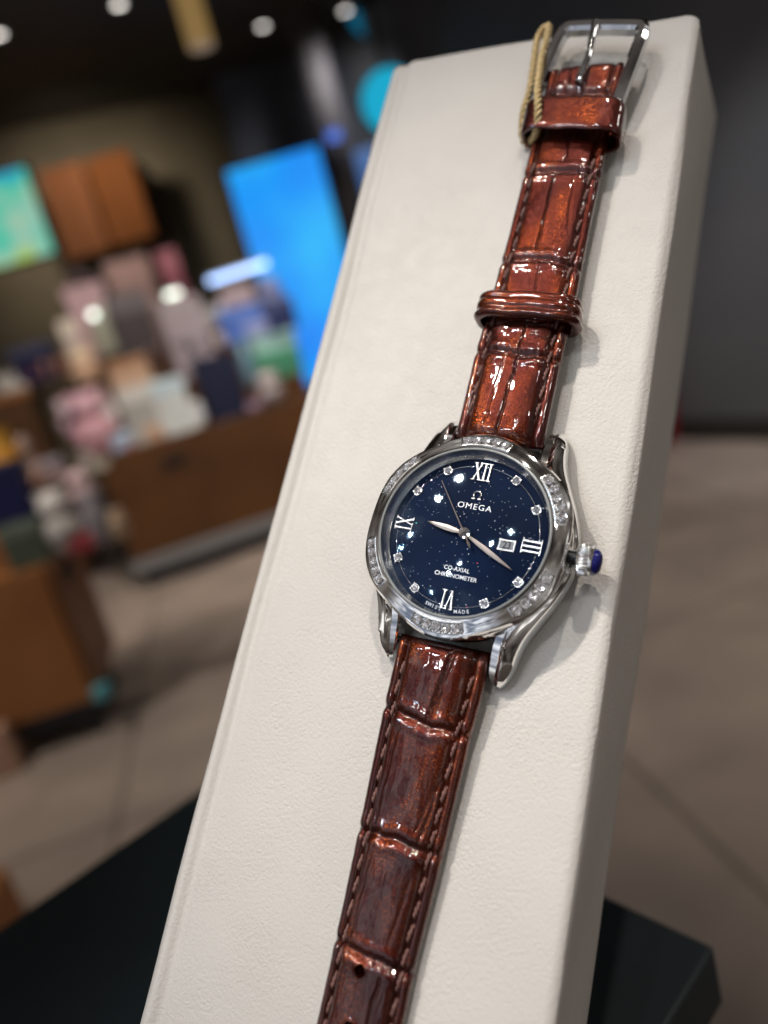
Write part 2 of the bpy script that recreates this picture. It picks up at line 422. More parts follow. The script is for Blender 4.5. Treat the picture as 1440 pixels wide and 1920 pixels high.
mesh_obj('crystal', vs, fs, M_CRYS, watch, True, MM)
def gem_mesh(r, seed):
    q = random.Random(seed); n = 8
    def ring(rad, z, off, jz=0): return [(rad * math.cos(2 * PI * (k + off) / n), rad * math.sin(2 * PI * (k + off) / n), z + q.uniform(-jz, jz)) for k in range(n)]
    R0 = ring(1, 0, 0); R1 = ring(.97, .12, .0, 0); R2 = ring(.76, .36, .5, .08); R3 = ring(.48, .28, 0, .20); R4 = ring(.2, .2, .5, .14)
    v = R0 + R1 + R2 + R3 + R4 + [(0, 0, .1)]; f = []
    for a in range(4):
        for k in range(n):
            i0, i1 = a * n + k, a * n + (k + 1) % n; j0, j1 = (a + 1) * n + k, (a + 1) * n + (k + 1) % n
            if a in (1, 3): f += [(i0, i1, j0), (i1, j1, j0)]
            elif a == 2: f += [(i0, j1, j0), (i0, i1, j1)]
            else: f += [(i0, i1, j1, j0)]
    for k in range(n): f.append((4 * n + k, 4 * n + (k + 1) % n, 5 * n))
    return [(p[0] * r, p[1] * r, p[2] * r) for p in v], f
gem_bank = {}
def gem(name, r, pos, rot, parent, tilt=0, tdir=0):
    kk = (round(r, 3), rnd.randrange(6))
    if kk not in gem_bank:
        gem_bank[kk] = mesh_obj(name, *gem_mesh(r, kk[1]), M_GEM, parent, False, MM); o = gem_bank[kk]
    else:
        o = gem_bank[kk].copy(); COL.objects.link(o); o.parent = parent; o.name = name
    o.location = [c * MM for c in pos]
    o.rotation_mode = 'QUATERNION'
    o.rotation_quaternion = (Matrix.Rotation(tdir, 3, 'Z') @ Matrix.Rotation(tilt, 3, 'Y') @ Matrix.Rotation(rot, 3, 'Z')).to_quaternion()
    return o
def bez_z(r): return 2.36 - (r - 14.7) * .385
for h in range(6):
    th = PI / 2 - h * PI / 3
    # plate: raised frame following the bezel
    rings = []
    HW = math.radians(16.0)
    def wall(rad_in, rad_out, dz): pass
    mb = MB(); n = 24
    out = []; inn = []
    for k in range(n + 1):
        a = -HW + 2 * HW * k / n; e = 1 - (abs(a) / HW) ** 6 * .28
        out.append((th + a, 14.85 + 2.0 * e)); inn.append((th + a, 14.85))
    loop_o = out + inn[::-1]
    cr, ca = 15.85, th
    def off(lp, s):
        r_ = []
        for a, rr_ in lp: r_.append((ca + (a - ca) * (1 - s / (HW * cr)), cr + (rr_ - cr) * (1 - s / .9)))
        return r_
    def P3(lp, dz): return [(rr_ * math.cos(a), rr_ * math.sin(a), bez_z(rr_) + dz) for a, rr_ in lp]
    L0 = P3(loop_o, -.15); L1 = P3(loop_o, .26); L2 = P3(off(loop_o, .18), .30); L3 = P3(off(loop_o, .24), .0)
    vs, fs = loft([L0, L1, L2, L3], True, False); fs.append(tuple(3 * len(L0) + k for k in range(len(L0))))
    mesh_obj('gem_plate', vs, fs, M_NUM, bezel, True, MM, 25)
    for k in range(5):
        a = th + math.radians(-12.0 + 6.0 * k); rr_ = 15.83
        gem('gem', .84, (rr_ * math.cos(a), rr_ * math.sin(a), bez_z(rr_) + .10), rnd.uniform(0, 1), bezel, math.radians(21), a)
        for s_ in (-1, 1):
            pass
    pr = MB()
    for k in range(6):
        a = th + math.radians(-15.0 + 6.0 * k)
        for rr_ in (15.15, 16.5):
            pr.add(*cyl(.13, bez_z(rr_) - .1, bez_z(rr_) + .36, 8, (rr_ * math.cos(a), rr_ * math.sin(a))))
    pr.build('gem_prongs', M_POL, bezel, MM, True, 40)
# dial
vs, fs = cyl(13.4, -.35, 0, 128)
dial = mesh_obj('dial', vs, fs, M_DIAL, watch, False, MM)
q_ = random.Random(21)
FL = [(MB(), simple('white_fleck', (.80, .88, 1.0), .4, 0, var=0)), (MB(), simple('dim_fleck', (.30, .38, .5), .4, 0, var=0)), (MB(), simple('red_fleck', (.9, .06, .12), .4, 0, var=0)), (MB(), simple('teal_fleck', (.1, .9, .7), .4, 0, var=0))]
for i in range(250):
    r_ = 13.1 * math.sqrt(q_.random()); a_ = q_.uniform(0, 2 * PI); u_ = q_.random()
    k_ = 0 if i % 2 == 0 else 1
    rad_ = .045 + .05 * u_ ** 3
    if i in (40, 120): k_, rad_ = 2, .10
    if i in (75,): k_, rad_ = 3, .10
    FL[k_][0].add(*cyl(rad_, .004, .012, 6, (r_ * math.cos(a_), r_ * math.sin(a_))))
for mb_, mt_ in FL: mb_.build('metal_flecks', mt_, dial, MM)
mesh_obj('minute_track', *tube([(12.05 * math.cos(a), 12.05 * math.sin(a), .02) for a in np.linspace(0, 2 * PI, 160, endpoint=False)], .045, 6, True), M_POL, dial, True, MM)
for hh in (1, 2, 4, 5, 7, 8, 10, 11):
    a = PI / 2 - hh * PI / 6
    cup = MB(); cup.add(*cyl(.80, 0.0, .26, 24, (12 * math.cos(a), 12 * math.sin(a)), .74))
    for k in range(4):
        b = a + PI / 4 + k * PI / 2
        cup.add(*cyl(.17, 0, .44, 8, (12 * math.cos(a) + .72 * math.cos(b), 12 * math.sin(a) + .72 * math.sin(b))))
    c = cup.build('hour_marker', M_NUM, dial, MM, True, 40)
    gem('gem', .70, (12 * math.cos(a), 12 * math.sin(a), .26), rnd.uniform(0, 1), c)
def stroke(mb, p, q, w, z0=.0, z1=.34):
    p = np.array(p, float); q = np.array(q, float); d = q - p; d /= np.linalg.norm(d); n = np.array([-d[1], d[0]]) * w / 2
    m = np.array([-d[1], d[0]]) * w * .22
    v = [(*(p + n), z0), (*(q + n), z0), (*(q - n), z0), (*(p - n), z0), (*(p + m), z1), (*(q + m), z1), (*(q - m), z1), (*(p - m), z1),
         (*(p + n), z1 * .6), (*(q + n), z1 * .6), (*(q - n), z1 * .6), (*(p - n), z1 * .6)]
    mb.add(v, [(0, 3, 2, 1), (4, 5, 6, 7), (0, 1, 9, 8), (2, 3, 11, 10), (8, 9, 5, 4), (10, 11, 7, 6), (1, 2, 10, 9), (9, 10, 6, 5), (3, 0, 8, 11), (11, 8, 4, 7)])
def roman(s, hour):
    mb = MB(); H = 3.0; x = 0; items = []
    wd_ = {'I': .62, 'V': 1.35, 'X': 1.40}; gap = .22
    tot = sum(wd_[c] for c in s) + gap * (len(s) - 1); x = -tot / 2
    for c in s:
        w = wd_[c]; m = x + w / 2; hz = H / 2
        if c == 'I':
            stroke(mb, (m, -hz), (m, hz), .44)
            for y in (-hz, hz): stroke(mb, (m - .46, y), (m + .46, y), .22, 0, .38)
        elif c == 'X':
            stroke(mb, (x + .15, hz), (x + w - .15, -hz), .46); stroke(mb, (x + w - .15, hz), (x + .15, -hz), .26, 0, .36)
            for y in (-hz, hz):
                for e in (.18, w - .18): stroke(mb, (x + e - .30, y), (x + e + .30, y), .22, 0, .38)
        else:
            stroke(mb, (x + .18, hz), (m, -hz), .46); stroke(mb, (x + w - .18, hz), (m, -hz), .26, 0, .36)
            for e in (.18, w - .18): stroke(mb, (x + e - .30, hz), (x + e + .30, hz), .22, 0, .38)
            stroke(mb, (m - .18, -hz), (m + .18, -hz), .22, 0, .37)
        x += w + gap
    o = mb.build('numeral', M_NUM, dial, MM)
    a = -hour * PI / 6
    o.location = (11.05 * MM * math.sin(-a), 11.05 * MM * math.cos(-a), 0); o.rotation_euler = (0, 0, a)
for s, h in (('XII', 12), ('III', 3), ('VI', 6), ('IX', 9)): roman(s, h)
def text_verts(txt, size, extrude=.03, sx=1.0, space=1.0, offset=0.0):
    c = bpy.data.curves.new('t', 'FONT'); c.body = txt; c.size = size; c.extrude = extrude; c.align_x = 'CENTER'; c.align_y = 'CENTER'
    c.space_character = space; c.offset = offset; c.resolution_u = 4
    o = bpy.data.objects.new('t', c); COL.objects.link(o); dg = bpy.context.evaluated_depsgraph_get(); me = bpy.data.meshes.new_from_object(o.evaluated_get(dg))
    v = [(p.co.x * sx, p.co.y, p.co.z) for p in me.vertices]; f = [tuple(p.vertices) for p in me.polygons]
    bpy.data.objects.remove(o); bpy.data.curves.remove(c); bpy.data.meshes.remove(me); return v, f
def put_text(name, txt, size, x, y, parent, mat, rot=0, z=.04, sx=1.0, space=1.0, offset=0.0, extrude=.03):
    v, f = text_verts(txt, size, extrude, sx, space, offset)
    o = mesh_obj(name, v, f, mat, parent, False, MM); o.location = (x * MM, y * MM, z * MM); o.rotation_euler = (0, 0, rot); return o
put_text('lettering', 'OMEGA', 1.42, .15, 4.9, dial, M_PRINT, 0, sx=1.10, offset=-.012, space=1.16)
put_text('lettering', 'CO-AXIAL', .98, .05, -5.9, dial, M_PRINT, 0, sx=.98, offset=.003)
put_text('lettering', 'CHRONOMETER', .98, .15, -7.1, dial, M_PRINT, 0, sx=1.0, offset=.003)
def arc_text(txt, a0, da, r):
    mb = MB()
    for i, ch in enumerate(txt):
        a = math.radians(a0 + da * i); v, f = text_verts(ch, .82, .02, .95, 1.0, .006)
        M = Matrix.Translation((r * math.sin(a), -r * math.cos(a), .03)) @ Matrix.Rotation(a, 4, 'Z')
        mb.add([tuple(M @ Vector(p)) for p in v], f)
    mb.build('lettering', M_PRINT, dial, MM)
arc_text('SWISS', -15.5, 2.75, 12.75); arc_text('MADE', 7.6, 3.05, 12.75)
# horseshoe emblem above the name
mb = MB(); cxl, cyl_ = .15, 6.95
pp = [(cxl + .62 * math.cos(a), cyl_ + .66 * math.sin(a), .16) for a in np.linspace(math.radians(-52), math.radians(232), 22)]
mb.add(*tube(pp, .17, 8))
for s_ in (-1, 1): stroke(mb, (cxl + s_ * .25, cyl_ - .68), (cxl + s_ * .80, cyl_ - .68), .30, 0, .32)
mb.build('emblem', M_NUM, dial, MM, True, 40)
# date window
dw = MB(); dx, dy = 7.1, -.5
def frame_rect(mb, x, y, w, h, t, z1):
    for s_ in (-1, 1):
        stroke(mb, (x - w / 2, y + s_ * (h - t) / 2), (x + w / 2, y + s_ * (h - t) / 2), t, 0, z1)
        stroke(mb, (x + s_ * (w - t) / 2, y - h / 2), (x + s_ * (w - t) / 2, y + h / 2), t, 0, z1 - .02)
frame_rect(dw, dx, dy, 2.75, 1.95, .34, .30)
dwo = dw.build('date_window', M_NUM, dial, MM)
pb = MB(); pb.box((dx, dy, .02), (2.3, 1.5, .06)); pb.build('date_disc', M_DATE, dwo, MM)
put_text('date_number', '23', 1.62, dx, dy, dwo, M_INK, 0, .075, sx=.9, offset=.03, extrude=.01)
# hands
def leaf(name, tip, tail, wmax, z, pk=.45, mat=M_HAND, thick=.12):
    t = np.array(tip, float); L = np.linalg.norm(t); d = t / L; n = np.array([-d[1], d[0]]); rings = []
    for k in range(25):
        s = k / 24; x = tail + (L - tail) * s
        w = wmax * (math.sin(PI * min(1, max(0, s)) ** (math.log(.5) / math.log(pk))) ** .85 * .94 + .06) / 2 if s < 1 else .02
        w = max(w, .035 if s > .9 else .10)
        c = d * x
        rings.append([(*(c + n * w), z), (*(c + n * w * .9), z + thick * .6), (*c, z + thick), (*(c - n * w * .9), z + thick * .6), (*(c - n * w), z), (*c, z - .02)])
    return mesh_obj(name, *loft(rings), mat, watch, False, MM)
leaf('hour_hand', (-6.85, .95), .2, 1.02, .75)
leaf('minute_hand', (9.25, -4.5), .2, .82, .98)
sh = MB()
d = np.array([-6.25, 8.2]); 
sh.add(*tube([(1.2, -1.6, 1.22), (0, 0, 1.22), (-6.25, 8.2, 1.22)], [.10, .13, .05], 8))
sh.add(*tube([(.9, -1.2, 1.22), (1.2, -1.62, 1.22), (1.45, -1.95, 1.22), (1.75, -2.4, 1.22)], [.10, .26, .2, .03], 6))
sh.build('second_hand', M_HAND, watch, MM, True, 40)
hb = MB()
vs, fs = lathe([(.001, 1.5), (.32, 1.48), (.36, 1.38), (.62, 1.36), (.66, 1.24), (.90, 1.22), (.98, 1.1), (1.0, .6), (.8, .1)], 40); hb.add(vs, fs)
hb.build('hand_hub', M_POL, watch, MM, True, 30)
# crown
cz_ = -1.5
def xl(profile, seg, flute=0, nf=0, f0=0, f1=99):
    rings = []
    for i, p in enumerate(profile):
        r_ = []
        for k in range(seg):
            a = 2 * PI * k / seg; rr_ = p[1] + (flute * abs(math.cos(a * nf / 2)) - flute if f0 <= i <= f1 else 0)
            r_.append((p[0], -.15 + rr_ * math.cos(a), cz_ + rr_ * math.sin(a)))
        rings.append(r_)
    return loft(rings)
crown = mesh_obj('crown', *xl([(17.9, 1.1), (18.0, 1.9), (18.25, 2.35), (18.6, 2.6), (19.6, 2.62), (19.95, 2.5), (20.05, 2.3)], 200, .34, 22, 1, 5), M_POL, watch, True, MM, 50)
mesh_obj('crown_collar', *xl([(20.0, 2.2), (20.1, 2.42), (20.45, 2.44), (20.6, 2.3), (20.62, 2.0)], 64), M_POL, crown, True, MM, 40)
mesh_obj('cabochon', *xl([(20.45, 2.1), (20.7, 2.12), (21.0, 2.0), (21.35, 1.72), (21.6, 1.32), (21.75, .8), (21.8, .3), (21.8, .02)], 64), M_CAB, crown, True, MM, 60)
mesh_obj('crown_stem', *xl([(16.6, 1.15), (18.0, 1.15)], 32), M_DARK, crown, True, MM, 40)

# ------------------------------------------------------------------ strap
def interp(tab, v):
    xs = [t[0] for t in tab]; i = max(0, min(len(tab) - 2, int(np.searchsorted(xs, v)) - 1))
    a, b = tab[i], tab[i + 1]; s = (v - a[0]) / (b[0] - a[0]); s = max(0, min(1, s)); s2 = s * s * (3 - 2 * s) * .35 + s * .65
    return [a[k] + (b[k] - a[k]) * s2 for k in range(1, len(a))]
#        v     centre half  base  edge  bulge
LOW = [(-100, -4.0, 6.3, .4, 1.7, .9), (-85, -3.6, 6.45, .5, 1.7, .9), (-64, -3.05, 6.65, .8, 1.75, 1.0), (-48, -2.5, 7.15, 1.0, 1.8, 1.15), (-32, -1.95, 7.55, 1.6, 1.9, 1.35), (-22, -1.25, 7.85, 2.4, 1.9, 1.55), (-17.2, -1.15, 7.85, 2.7, 1.7, 1.4)]
UPP = [(17.2, 1.25, 7.85, 2.9, 1.8, 1.5), (22, 1.6, 7.85, 3.1, 1.9, 1.5), (32, 1.85, 7.9, 3.0, 1.9, 1.3), (48, 2.7, 7.75, 2.8, 1.8, 1.15), (60, 3.1, 7.5, 2.6, 1.8, 1.05), (76, 3.6, 7.45, 2.4, 1.8, .9), (88, 4.1, 7.4, 2.3, 1.8, .5), (97.6, 4.8, 7.3, 3.0, 2.3, .35)]
CR_LOW = [(-30.6, -.035, .022, .55, .55), (-48.2, .01, -.012, .60, .60), (-65.0, -.03, .012, .60, .55), (-82, .02, .01, .5, .5)]
CR_UP = [(33.6, -.05, .012, .5, .45), (40, 0, .01, .3, .4), (52.9, -.10, -.012, .55, .5), (72.4, -.06, -.010, .55, .5), (90.5, -.05, 0, .35, .4)]
#  longitudinal creases: (u at v0, v0, u at v1, v1, depth, width)
LC_LOW = [(1.2, -18, -1.2, -30, .30, .22), (1.9, -19, -.5, -30, .16, .16), (3.4, -34, 1.0, -47, .22, .28), (2.8, -36, .3, -46, .12, .18), (.8, -53, -.6, -62, .10, .22), (-5.6, -32, -6.8, -47, .16, .18), (-6.0, -50, -7.2, -64, .14, .18), (-1.0, -67, -1.8, -80, .26, .25)]
LC_UP = [(1.2, 18, 2.8, 34, .26, .20), (-1.0, 19, .3, 33, .12, .16), (3.6, 42, 3.2, 52, .16, .2), (2.0, 55, 2.6, 71, .28, .2), (4.0, 75, 4.6, 81, .2, .22), (2.6, 34, 2.9, 40, .2, .18), (7.0, 60, 6.4, 70, .14, .3), (5.0, 89, 5.2, 97, .25, .25), (1.6, 89, 1.7, 97, .15, .3)]
def hash2(i, j, s=0):
    n = math.sin(i * 127.1 + j * 311.7 + s * 74.7) * 43758.5453; return n - math.floor(n)
def vnoise(x, y, s=0):
    i, j = math.floor(x), math.floor(y); a, b = x - i, y - j; a = a * a * (3 - 2 * a); b = b * b * (3 - 2 * b)
    return (hash2(i, j, s) * (1 - a) + hash2(i + 1, j, s) * a) * (1 - b) + (hash2(i, j + 1, s) * (1 - a) + hash2(i + 1, j + 1, s) * a) * b
def strap_top(v, du, tab, creases, lcs, holes=()):
    c, w, h0, e, b = interp(tab, v)
    t = du / w; ts = .70; at = abs(t)
    z = e
    if at < ts + .06: z += b * max(0, 1 - (at / (ts + .06)) ** 3.4) ** .62
    z -= .34 * math.exp(-((at - ts - .035) / .045) ** 2)
    if at > ts: z += .16 * math.exp(-((at - .86) / .07) ** 2)
    if at > .90: z -= .75 * ((at - .90) / .10) ** 2.2
    # transverse creases between the plates
    best = 99; side = 0
    for k, (v0, sl, cu, dp, wd_) in enumerate(creases):
        wob = .45 * (vnoise(du * .55 + 10 * k, k * 3.1, 2) - .5) + .22 * (vnoise(du * 1.9, k * 7.0, 3) - .5)
        dd = v - (v0 + sl * du + cu * du * du * (1 if at < ts else .45) + wob)
        amp = 1.0 if at < ts else .75
        z -= .85 * dp * amp * math.exp(-abs(dd / wd_) ** 1.4)
        z += .20 * amp * math.exp(-((abs(dd) - 1.35) / .8) ** 2)
    for (u0, v0, u1, v1, dp, wd_) in lcs:
        lo, hi = min(v0, v1), max(v0, v1)
        if lo - 1 < v < hi + 1:
            s = (v - v0) / (v1 - v0); uu = u0 + (u1 - u0) * s + .35 * (vnoise(v * .5, u0 * 3, 5) - .5)
            z -= dp * math.exp(-(((c + du) - uu) / wd_) ** 2) * min(1, max(0, (v - lo + 1) / 2)) * min(1, max(0, (hi + 1 - v) / 2))
    if at < ts: z += .15 * (vnoise(du * .6 + 40, v * .22, 7) - .5) + .02 * (vnoise(du * 3.4, v * .9, 8) - .5)
    else: z += .10 * (vnoise(du * 1.0, v * .8, 9) - .5)
    for (hu, hv, hr) in holes:
        d_ = math.hypot(c + du - hu, v - hv)
        if d_ < hr * 2.6: z += .12 * math.exp(-((d_ - hr * 1.35) / .3) ** 2)
        if d_ < hr: z = .15
        elif d_ < hr + .12: z -= .4
    return z
def build_strap(tab, creases, lcs, v0, v1, dv, name, holes=(), endcase=1):
    NT = 104; rings = []
    n = int(abs(v1 - v0) / dv)
    for i in range(n + 1):
        v = v0 + (v1 - v0) * i / n; c, w, h0, e, b = interp(tab, v)
        c2 = interp(tab, v + .5)[0]; c1 = interp(tab, v - .5)[0]; sl = -(c2 - c1) * .8 - .02
        endf = 1.0
        da = abs(v - v0); db = abs(v - v1)
        drop = 0
        if da < 2.2: drop = (1 - math.sqrt(max(0, 1 - ((2.2 - da) / 2.2) ** 2))) * 2.0
        if db < 2.6: drop = (1 - math.sqrt(max(0, 1 - ((2.6 - db) / 2.6) ** 2))) * 1.5
        ring = []
        for k in range(NT + 1):
            q = -1 + 2 * k / NT; q = math.copysign(abs(q) ** .94, q); du = q * w * (1 - (.012 if abs(q) > .995 else 0))
            z = strap_top(v, du, tab, creases, lcs, holes)
            # notches where the transverse creases reach the edge
            ww = 0
            if abs(q) > .86:
                for (cv, s1, cu, dp, wd_) in creases:
                    ww += .16 * math.exp(-((v - cv - s1 * du - cu * du * du * .45) / .5) ** 2) * math.copysign(1, -q)
            zz = max(h0 + z - drop, h0 + .25)
            ring.append((c + du + ww, v + sl * du, zz))
        ring.append((c + w * 1.0, v + sl * w, h0 + e * .35)); ring.append((c + w * .97, v + sl * w, h0))
        ring.append((c - w * .97, v - sl * w, h0)); ring.append((c - w * 1.0, v - sl * w, h0 + e * .35))
        rings.append(ring)
    vs, fs = loft(rings)
    o = mesh_obj(name, vs, fs, M_STRAP, None, True, MM, 60)
    pad_part(o, watch); return o
HOLES = [(-4.1, -66.9, .72), (-3.9, -74.5, .72), (-3.9, -82, .72), (-3.9, -89.5, .72)]
CR_LOW2 = CR_LOW
s_low = build_strap(LOW, CR_LOW, LC_LOW, -17.4, -99, .22, 'strap', HOLES)
s_up = build_strap(UPP, CR_UP, LC_UP, 17.4, 97.5, .22, 'strap')
def stitches(strap, tab, creases, lcs, v0, v1):
    mb = MB(); pitch = 3.35; L = 2.75; q = random.Random(3)
    for s in (-1, 1):
        v = v0
        while v + L < v1:
            pts = []; jit = q.uniform(-.12, .12)
            for k in range(9):
                f = k / 8; vv = v + L * f; c, w, h0, e, b = interp(tab, vv)
                du = s * w * .742 + (f - .5) * .38 * 1 + jit; sl = -(interp(tab, vv + .5)[0] - interp(tab, vv - .5)[0]) * .8 - .02
                z = h0 + e - .30 + .42 * math.sin(PI * f) ** .6
                pts.append((c + du, vv + sl * du, z))
            # two plies twisted
            for ph in (0, PI):
                tw = []
                for k in range(33):
                    f = k / 32; i = min(7, int(f * 8)); a = np.array(pts[i]); b_ = np.array(pts[i + 1]); p = a + (b_ - a) * (f * 8 - i)
                    an = ph + f * 2 * PI * 1.7; tw.append(p + np.array([math.cos(an) * .15, 0, math.sin(an) * .15]))
                mb.add(*tube(tw, [.21 * (math.sin(PI * min(max(k / 32, .03), .97)) ** .3) for k in range(33)], 7))
            v += pitch
    o = mb.build('stitching', M_STITCH, strap, MM, True, 60)
stitches(s_low, LOW, CR_LOW, LC_LOW, -98, -21)
stitches(s_up, UPP, CR_UP, LC_UP, 22.5, 78)
def keeper(vc, half_v, skew, hw, ctr, ztop, zbot, thick, ridge, name='strap_keeper', tilt=0):
    # loop path in (u, h), swept section along v
    path = []
    H = (ztop - zbot) / 2; zc = (ztop + zbot) / 2
    for k in range(120):
        a = 2 * PI * k / 120; n_ = 4.2
        ca, sa = math.cos(a), math.sin(a)
        x = math.copysign(abs(ca) ** (2 / n_), ca) * hw; z = math.copysign(abs(sa) ** (2 / 3.2), sa) * H
        path.append((x, z))
    sec = []
    m = 26
    for k in range(m + 1):                      # outer surface from -half_v to +half_v
        s = -1 + 2 * k / m; d = thick * (1 - abs(s) ** 9 * .8) * .5
        if ridge: d += .34 * math.exp(-((s + .68) / .20) ** 2) - .20 * math.exp(-((s + .28) / .13) ** 2) + .14 * math.exp(-((s - .1) / .25) ** 2) - .16 * math.exp(-((s - .48) / .10) ** 2)
        sec.append((s * half_v, d))
    sec += [(half_v * .97, -thick * .5), (-half_v * .97, -thick * .5)]
    rings = []
    for i, (x, z) in enumerate(path):
        x2, z2 = path[(i + 1) % 120]; x0, z0 = path[i - 1]
        t = np.array([x2 - x0, z2 - z0]); t /= np.linalg.norm(t); nn = np.array([t[1], -t[0]])
        rings.append([(ctr + x + nn[0] * d, vc + s + skew * x + tilt * (z - H) + .10 * math.sin(x * .9 + 1) , zc + z + nn[1] * d + .05 * vnoise(x * 1.5, s, 11)) for s, d in sec])
    vs, fs = loft(rings, True, False, True)
    o = mesh_obj(name, vs, fs, M_STRAP, None, True, MM, 50); pad_part(o, watch); return o
keeper(42.1, 2.55, -.085, 8.9, 2.65, 8.0, 1.5, 1.0, True)
keeper(83.6, 3.7, -.16, 9.3, 4.1, 7.4, 1.5, .9, False, tilt=.1)
# buckle
BM = Matrix.Translation((5.0, 97.3, 0)) @ Matrix.Rotation(math.radians(-11.5), 4, 'Z')
def bt(p): return tuple(BM @ Vector(p))
bk = MB()
# top bar + two side bars as one bent bevelled strip
cen = [(-8.5, -8.2, 4.3), (-8.5, -4, 4.7), (-8.4, 3, 5.0), (-8.2, 6.8, 5.0), (-7.6, 8.3, 5.0), (-6.4, 8.8, 5.0), (0, 8.9, 5.1), (6.4, 8.8, 5.0), (7.6, 8.3, 5.0), (8.2, 6.8, 5.0), (8.4, 3, 5.0), (8.5, -4, 4.7), (8.5, -8.2, 4.3)]
path = smooth_path(cen, 8); rings = []
for i, p in enumerate(path):
    t = path[min(i + 1, len(path) - 1)] - path[max(i - 1, 0)]; t[2] = 0; t /= np.linalg.norm(t); nn = np.array([-t[1], t[0], 0])
    wtop = 1.15 if abs(p[0]) > 7.9 else 1.35
    hh_ = 1.15 if abs(p[0]) > 7.9 else 1.0
    sec = [(-wtop, -hh_), (-wtop, .5 * hh_), (-wtop * .55, hh_), (wtop * .4, hh_), (wtop, .45 * hh_), (wtop, -hh_)]
    rings.append([bt(tuple(p + nn * a + np.array([0, 0, b]))) for a, b in sec])
bk.add(*loft(rings))
buckle = bk.build('buckle', M_BUCKLE, None, MM, True, 30); pad_part(buckle, watch)
sb = MB(); sb.add(*tube([bt((-9.0, -4.2, 3.7)), bt((9.0, -4.2, 3.7))], .7, 14)); sb.build('buckle_bar', M_POL, buckle, MM, True, 50)
tg = MB(); tg.add(*tube([bt(p) for p in smooth_path([(.1, -5.6, 5.9), (.1, -4.2, 6.1), (.1, 0, 6.2), (-.8, 5, 6.3), (-1.3, 8.4, 6.6)], 5)], .72, 14)); tg.build('tongue', M_BUCKLE, buckle, MM, True, 50)

# ------------------------------------------------------------------ gold cord looped round the buckle
cp = smooth_path([(-6.0, 83.4, 1.3), (-6.3, 84.6, 2.8), (-6.3, 88, 4.4), (-5.6, 93, 5.2), (-5.9, 100, 5.6), (-6.1, 105.5, 5.4), (-5.1, 108.3, 5.2), (-4.0, 106.6, 5.9), (-4.0, 99, 6.6), (-3.5, 94, 7.3), (-2.9, 89.5, 8.3), (-2.2, 85.6, 8.4), (-1.9, 82.6, 7.6), (-2.5, 81.2, 5.6), (-4.0, 81.8, 3.4), (-5.4, 82.9, 1.8)], 26)
cm = MB()
tot = 0; acc = [0]
for i in range(1, len(cp)): tot += np.linalg.norm(cp[i] - cp[i - 1]); acc.append(tot)
for ph in (0, 2 * PI / 3, 4 * PI / 3):
    q = []
    for i, p in enumerate(cp):
        t = cp[min(i + 1, len(cp) - 1)] - cp[max(i - 1, 0)]; t /= np.linalg.norm(t)
        a = np.array([0, 0, 1.0]); a = a - t * (a @ t); a /= np.linalg.norm(a) + 1e-9; b = np.cross(t, a)
        an = ph + acc[i] / 3.6 * 2 * PI; q.append(p + (a * math.cos(an) + b * math.sin(an)) * .42)
    cm.add(*tube(q, .36, 8))
M_CORD = simple('gold_cord', (.62, .46, .22), .42, .1, var=.25, vs=1500)
cord = cm.build('cord', M_CORD, None, MM, True, 60); cord.matrix_world = PADM
tag(cord, 'twisted gold cord looped around the left side of the strap buckle', 'cord')

# ------------------------------------------------------------------ the shop behind (built in world metres)
def ray(x, y): return W @ np.array([x - 720.0, y - 960.0, F_PX])
def on_z(x, y, z=0.0):
    d = ray(x, y); return d * ((z - CAM_H) / d[2]) + CAMP
def fwd(x, y, Y):
    d = ray(x, y); return d * (Y / d[1]) + CAMP
floor_m = Mat('floor_tiles').set(Roughness=.42)
bt_ = floor_m.node('ShaderNodeTexBrick'); mpn = floor_m.node('ShaderNodeMapping'); tcn = floor_m.node('ShaderNodeTexCoord')
floor_m.l.new(tcn.outputs['Object'], mpn.inputs[0]); mpn.inputs['Rotation'].default_value = (0, 0, math.radians(-14)); mpn.inputs['Location'].default_value = (-.621, .55, 0)
floor_m.l.new(mpn.outputs[0], bt_.inputs['Vector']); bt_.offset = 0; bt_.inputs['Scale'].default_value = 1.0
bt_.inputs['Brick Width'].default_value = 1.2; bt_.inputs['Row Height'].default_value = 1.2; bt_.inputs['Mortar Size'].default_value = .008
bt_.inputs['Color1'].default_value = (.36, .285, .24, 1); bt_.inputs['Color2'].default_value = (.40, .325, .27, 1); bt_.inputs['Mortar'].default_value = (.20, .165, .135, 1)
mxn = floor_m.node('ShaderNodeMix', data_type='RGBA', blend_type='MULTIPLY'); mxn.inputs[0].default_value = 1
floor_m.l.new(bt_.outputs[0], mxn.inputs[6]); floor_m.l.new(floor_m.ramp(floor_m.noise(floor_m.coords(), 3.5, 4), [(.3, (.72, .72, .72)), (.7, (1.1, 1.08, 1.05))]), mxn.inputs[7])
floor_m.to(mxn.outputs[2], 'Base Color')
tag(mesh_obj('floor', [(-7, -4, 0), (7, -4, 0), (7, 10, 0), (-7, 10, 0)], [(0, 1, 2, 3)], floor_m.m), kind='structure')
CE = 2.9
ceil_m = simple('dark_ceiling', (.10, .085, .06), .8, vs=2)
cb_ = MB(); cb_.box((0, 5.5, CE + .05), (14, 9.0, .1)); tag(cb_.build('ceiling', ceil_m), kind='structure')
YAW = math.radians(18)
def local_hit(M, x, y, yl):
    Mi = M.inverted(); o = Mi @ Vector(CAMP); d = (Mi.to_3x3() @ Vector(ray(x, y))); s = (yl - o.y) / d.y; return o + d * s
def yawM(p, yaw=YAW): return Matrix.Translation((p[0], p[1], p[2] if len(p) > 2 else 0)) @ Matrix.Rotation(yaw, 4, 'Z')
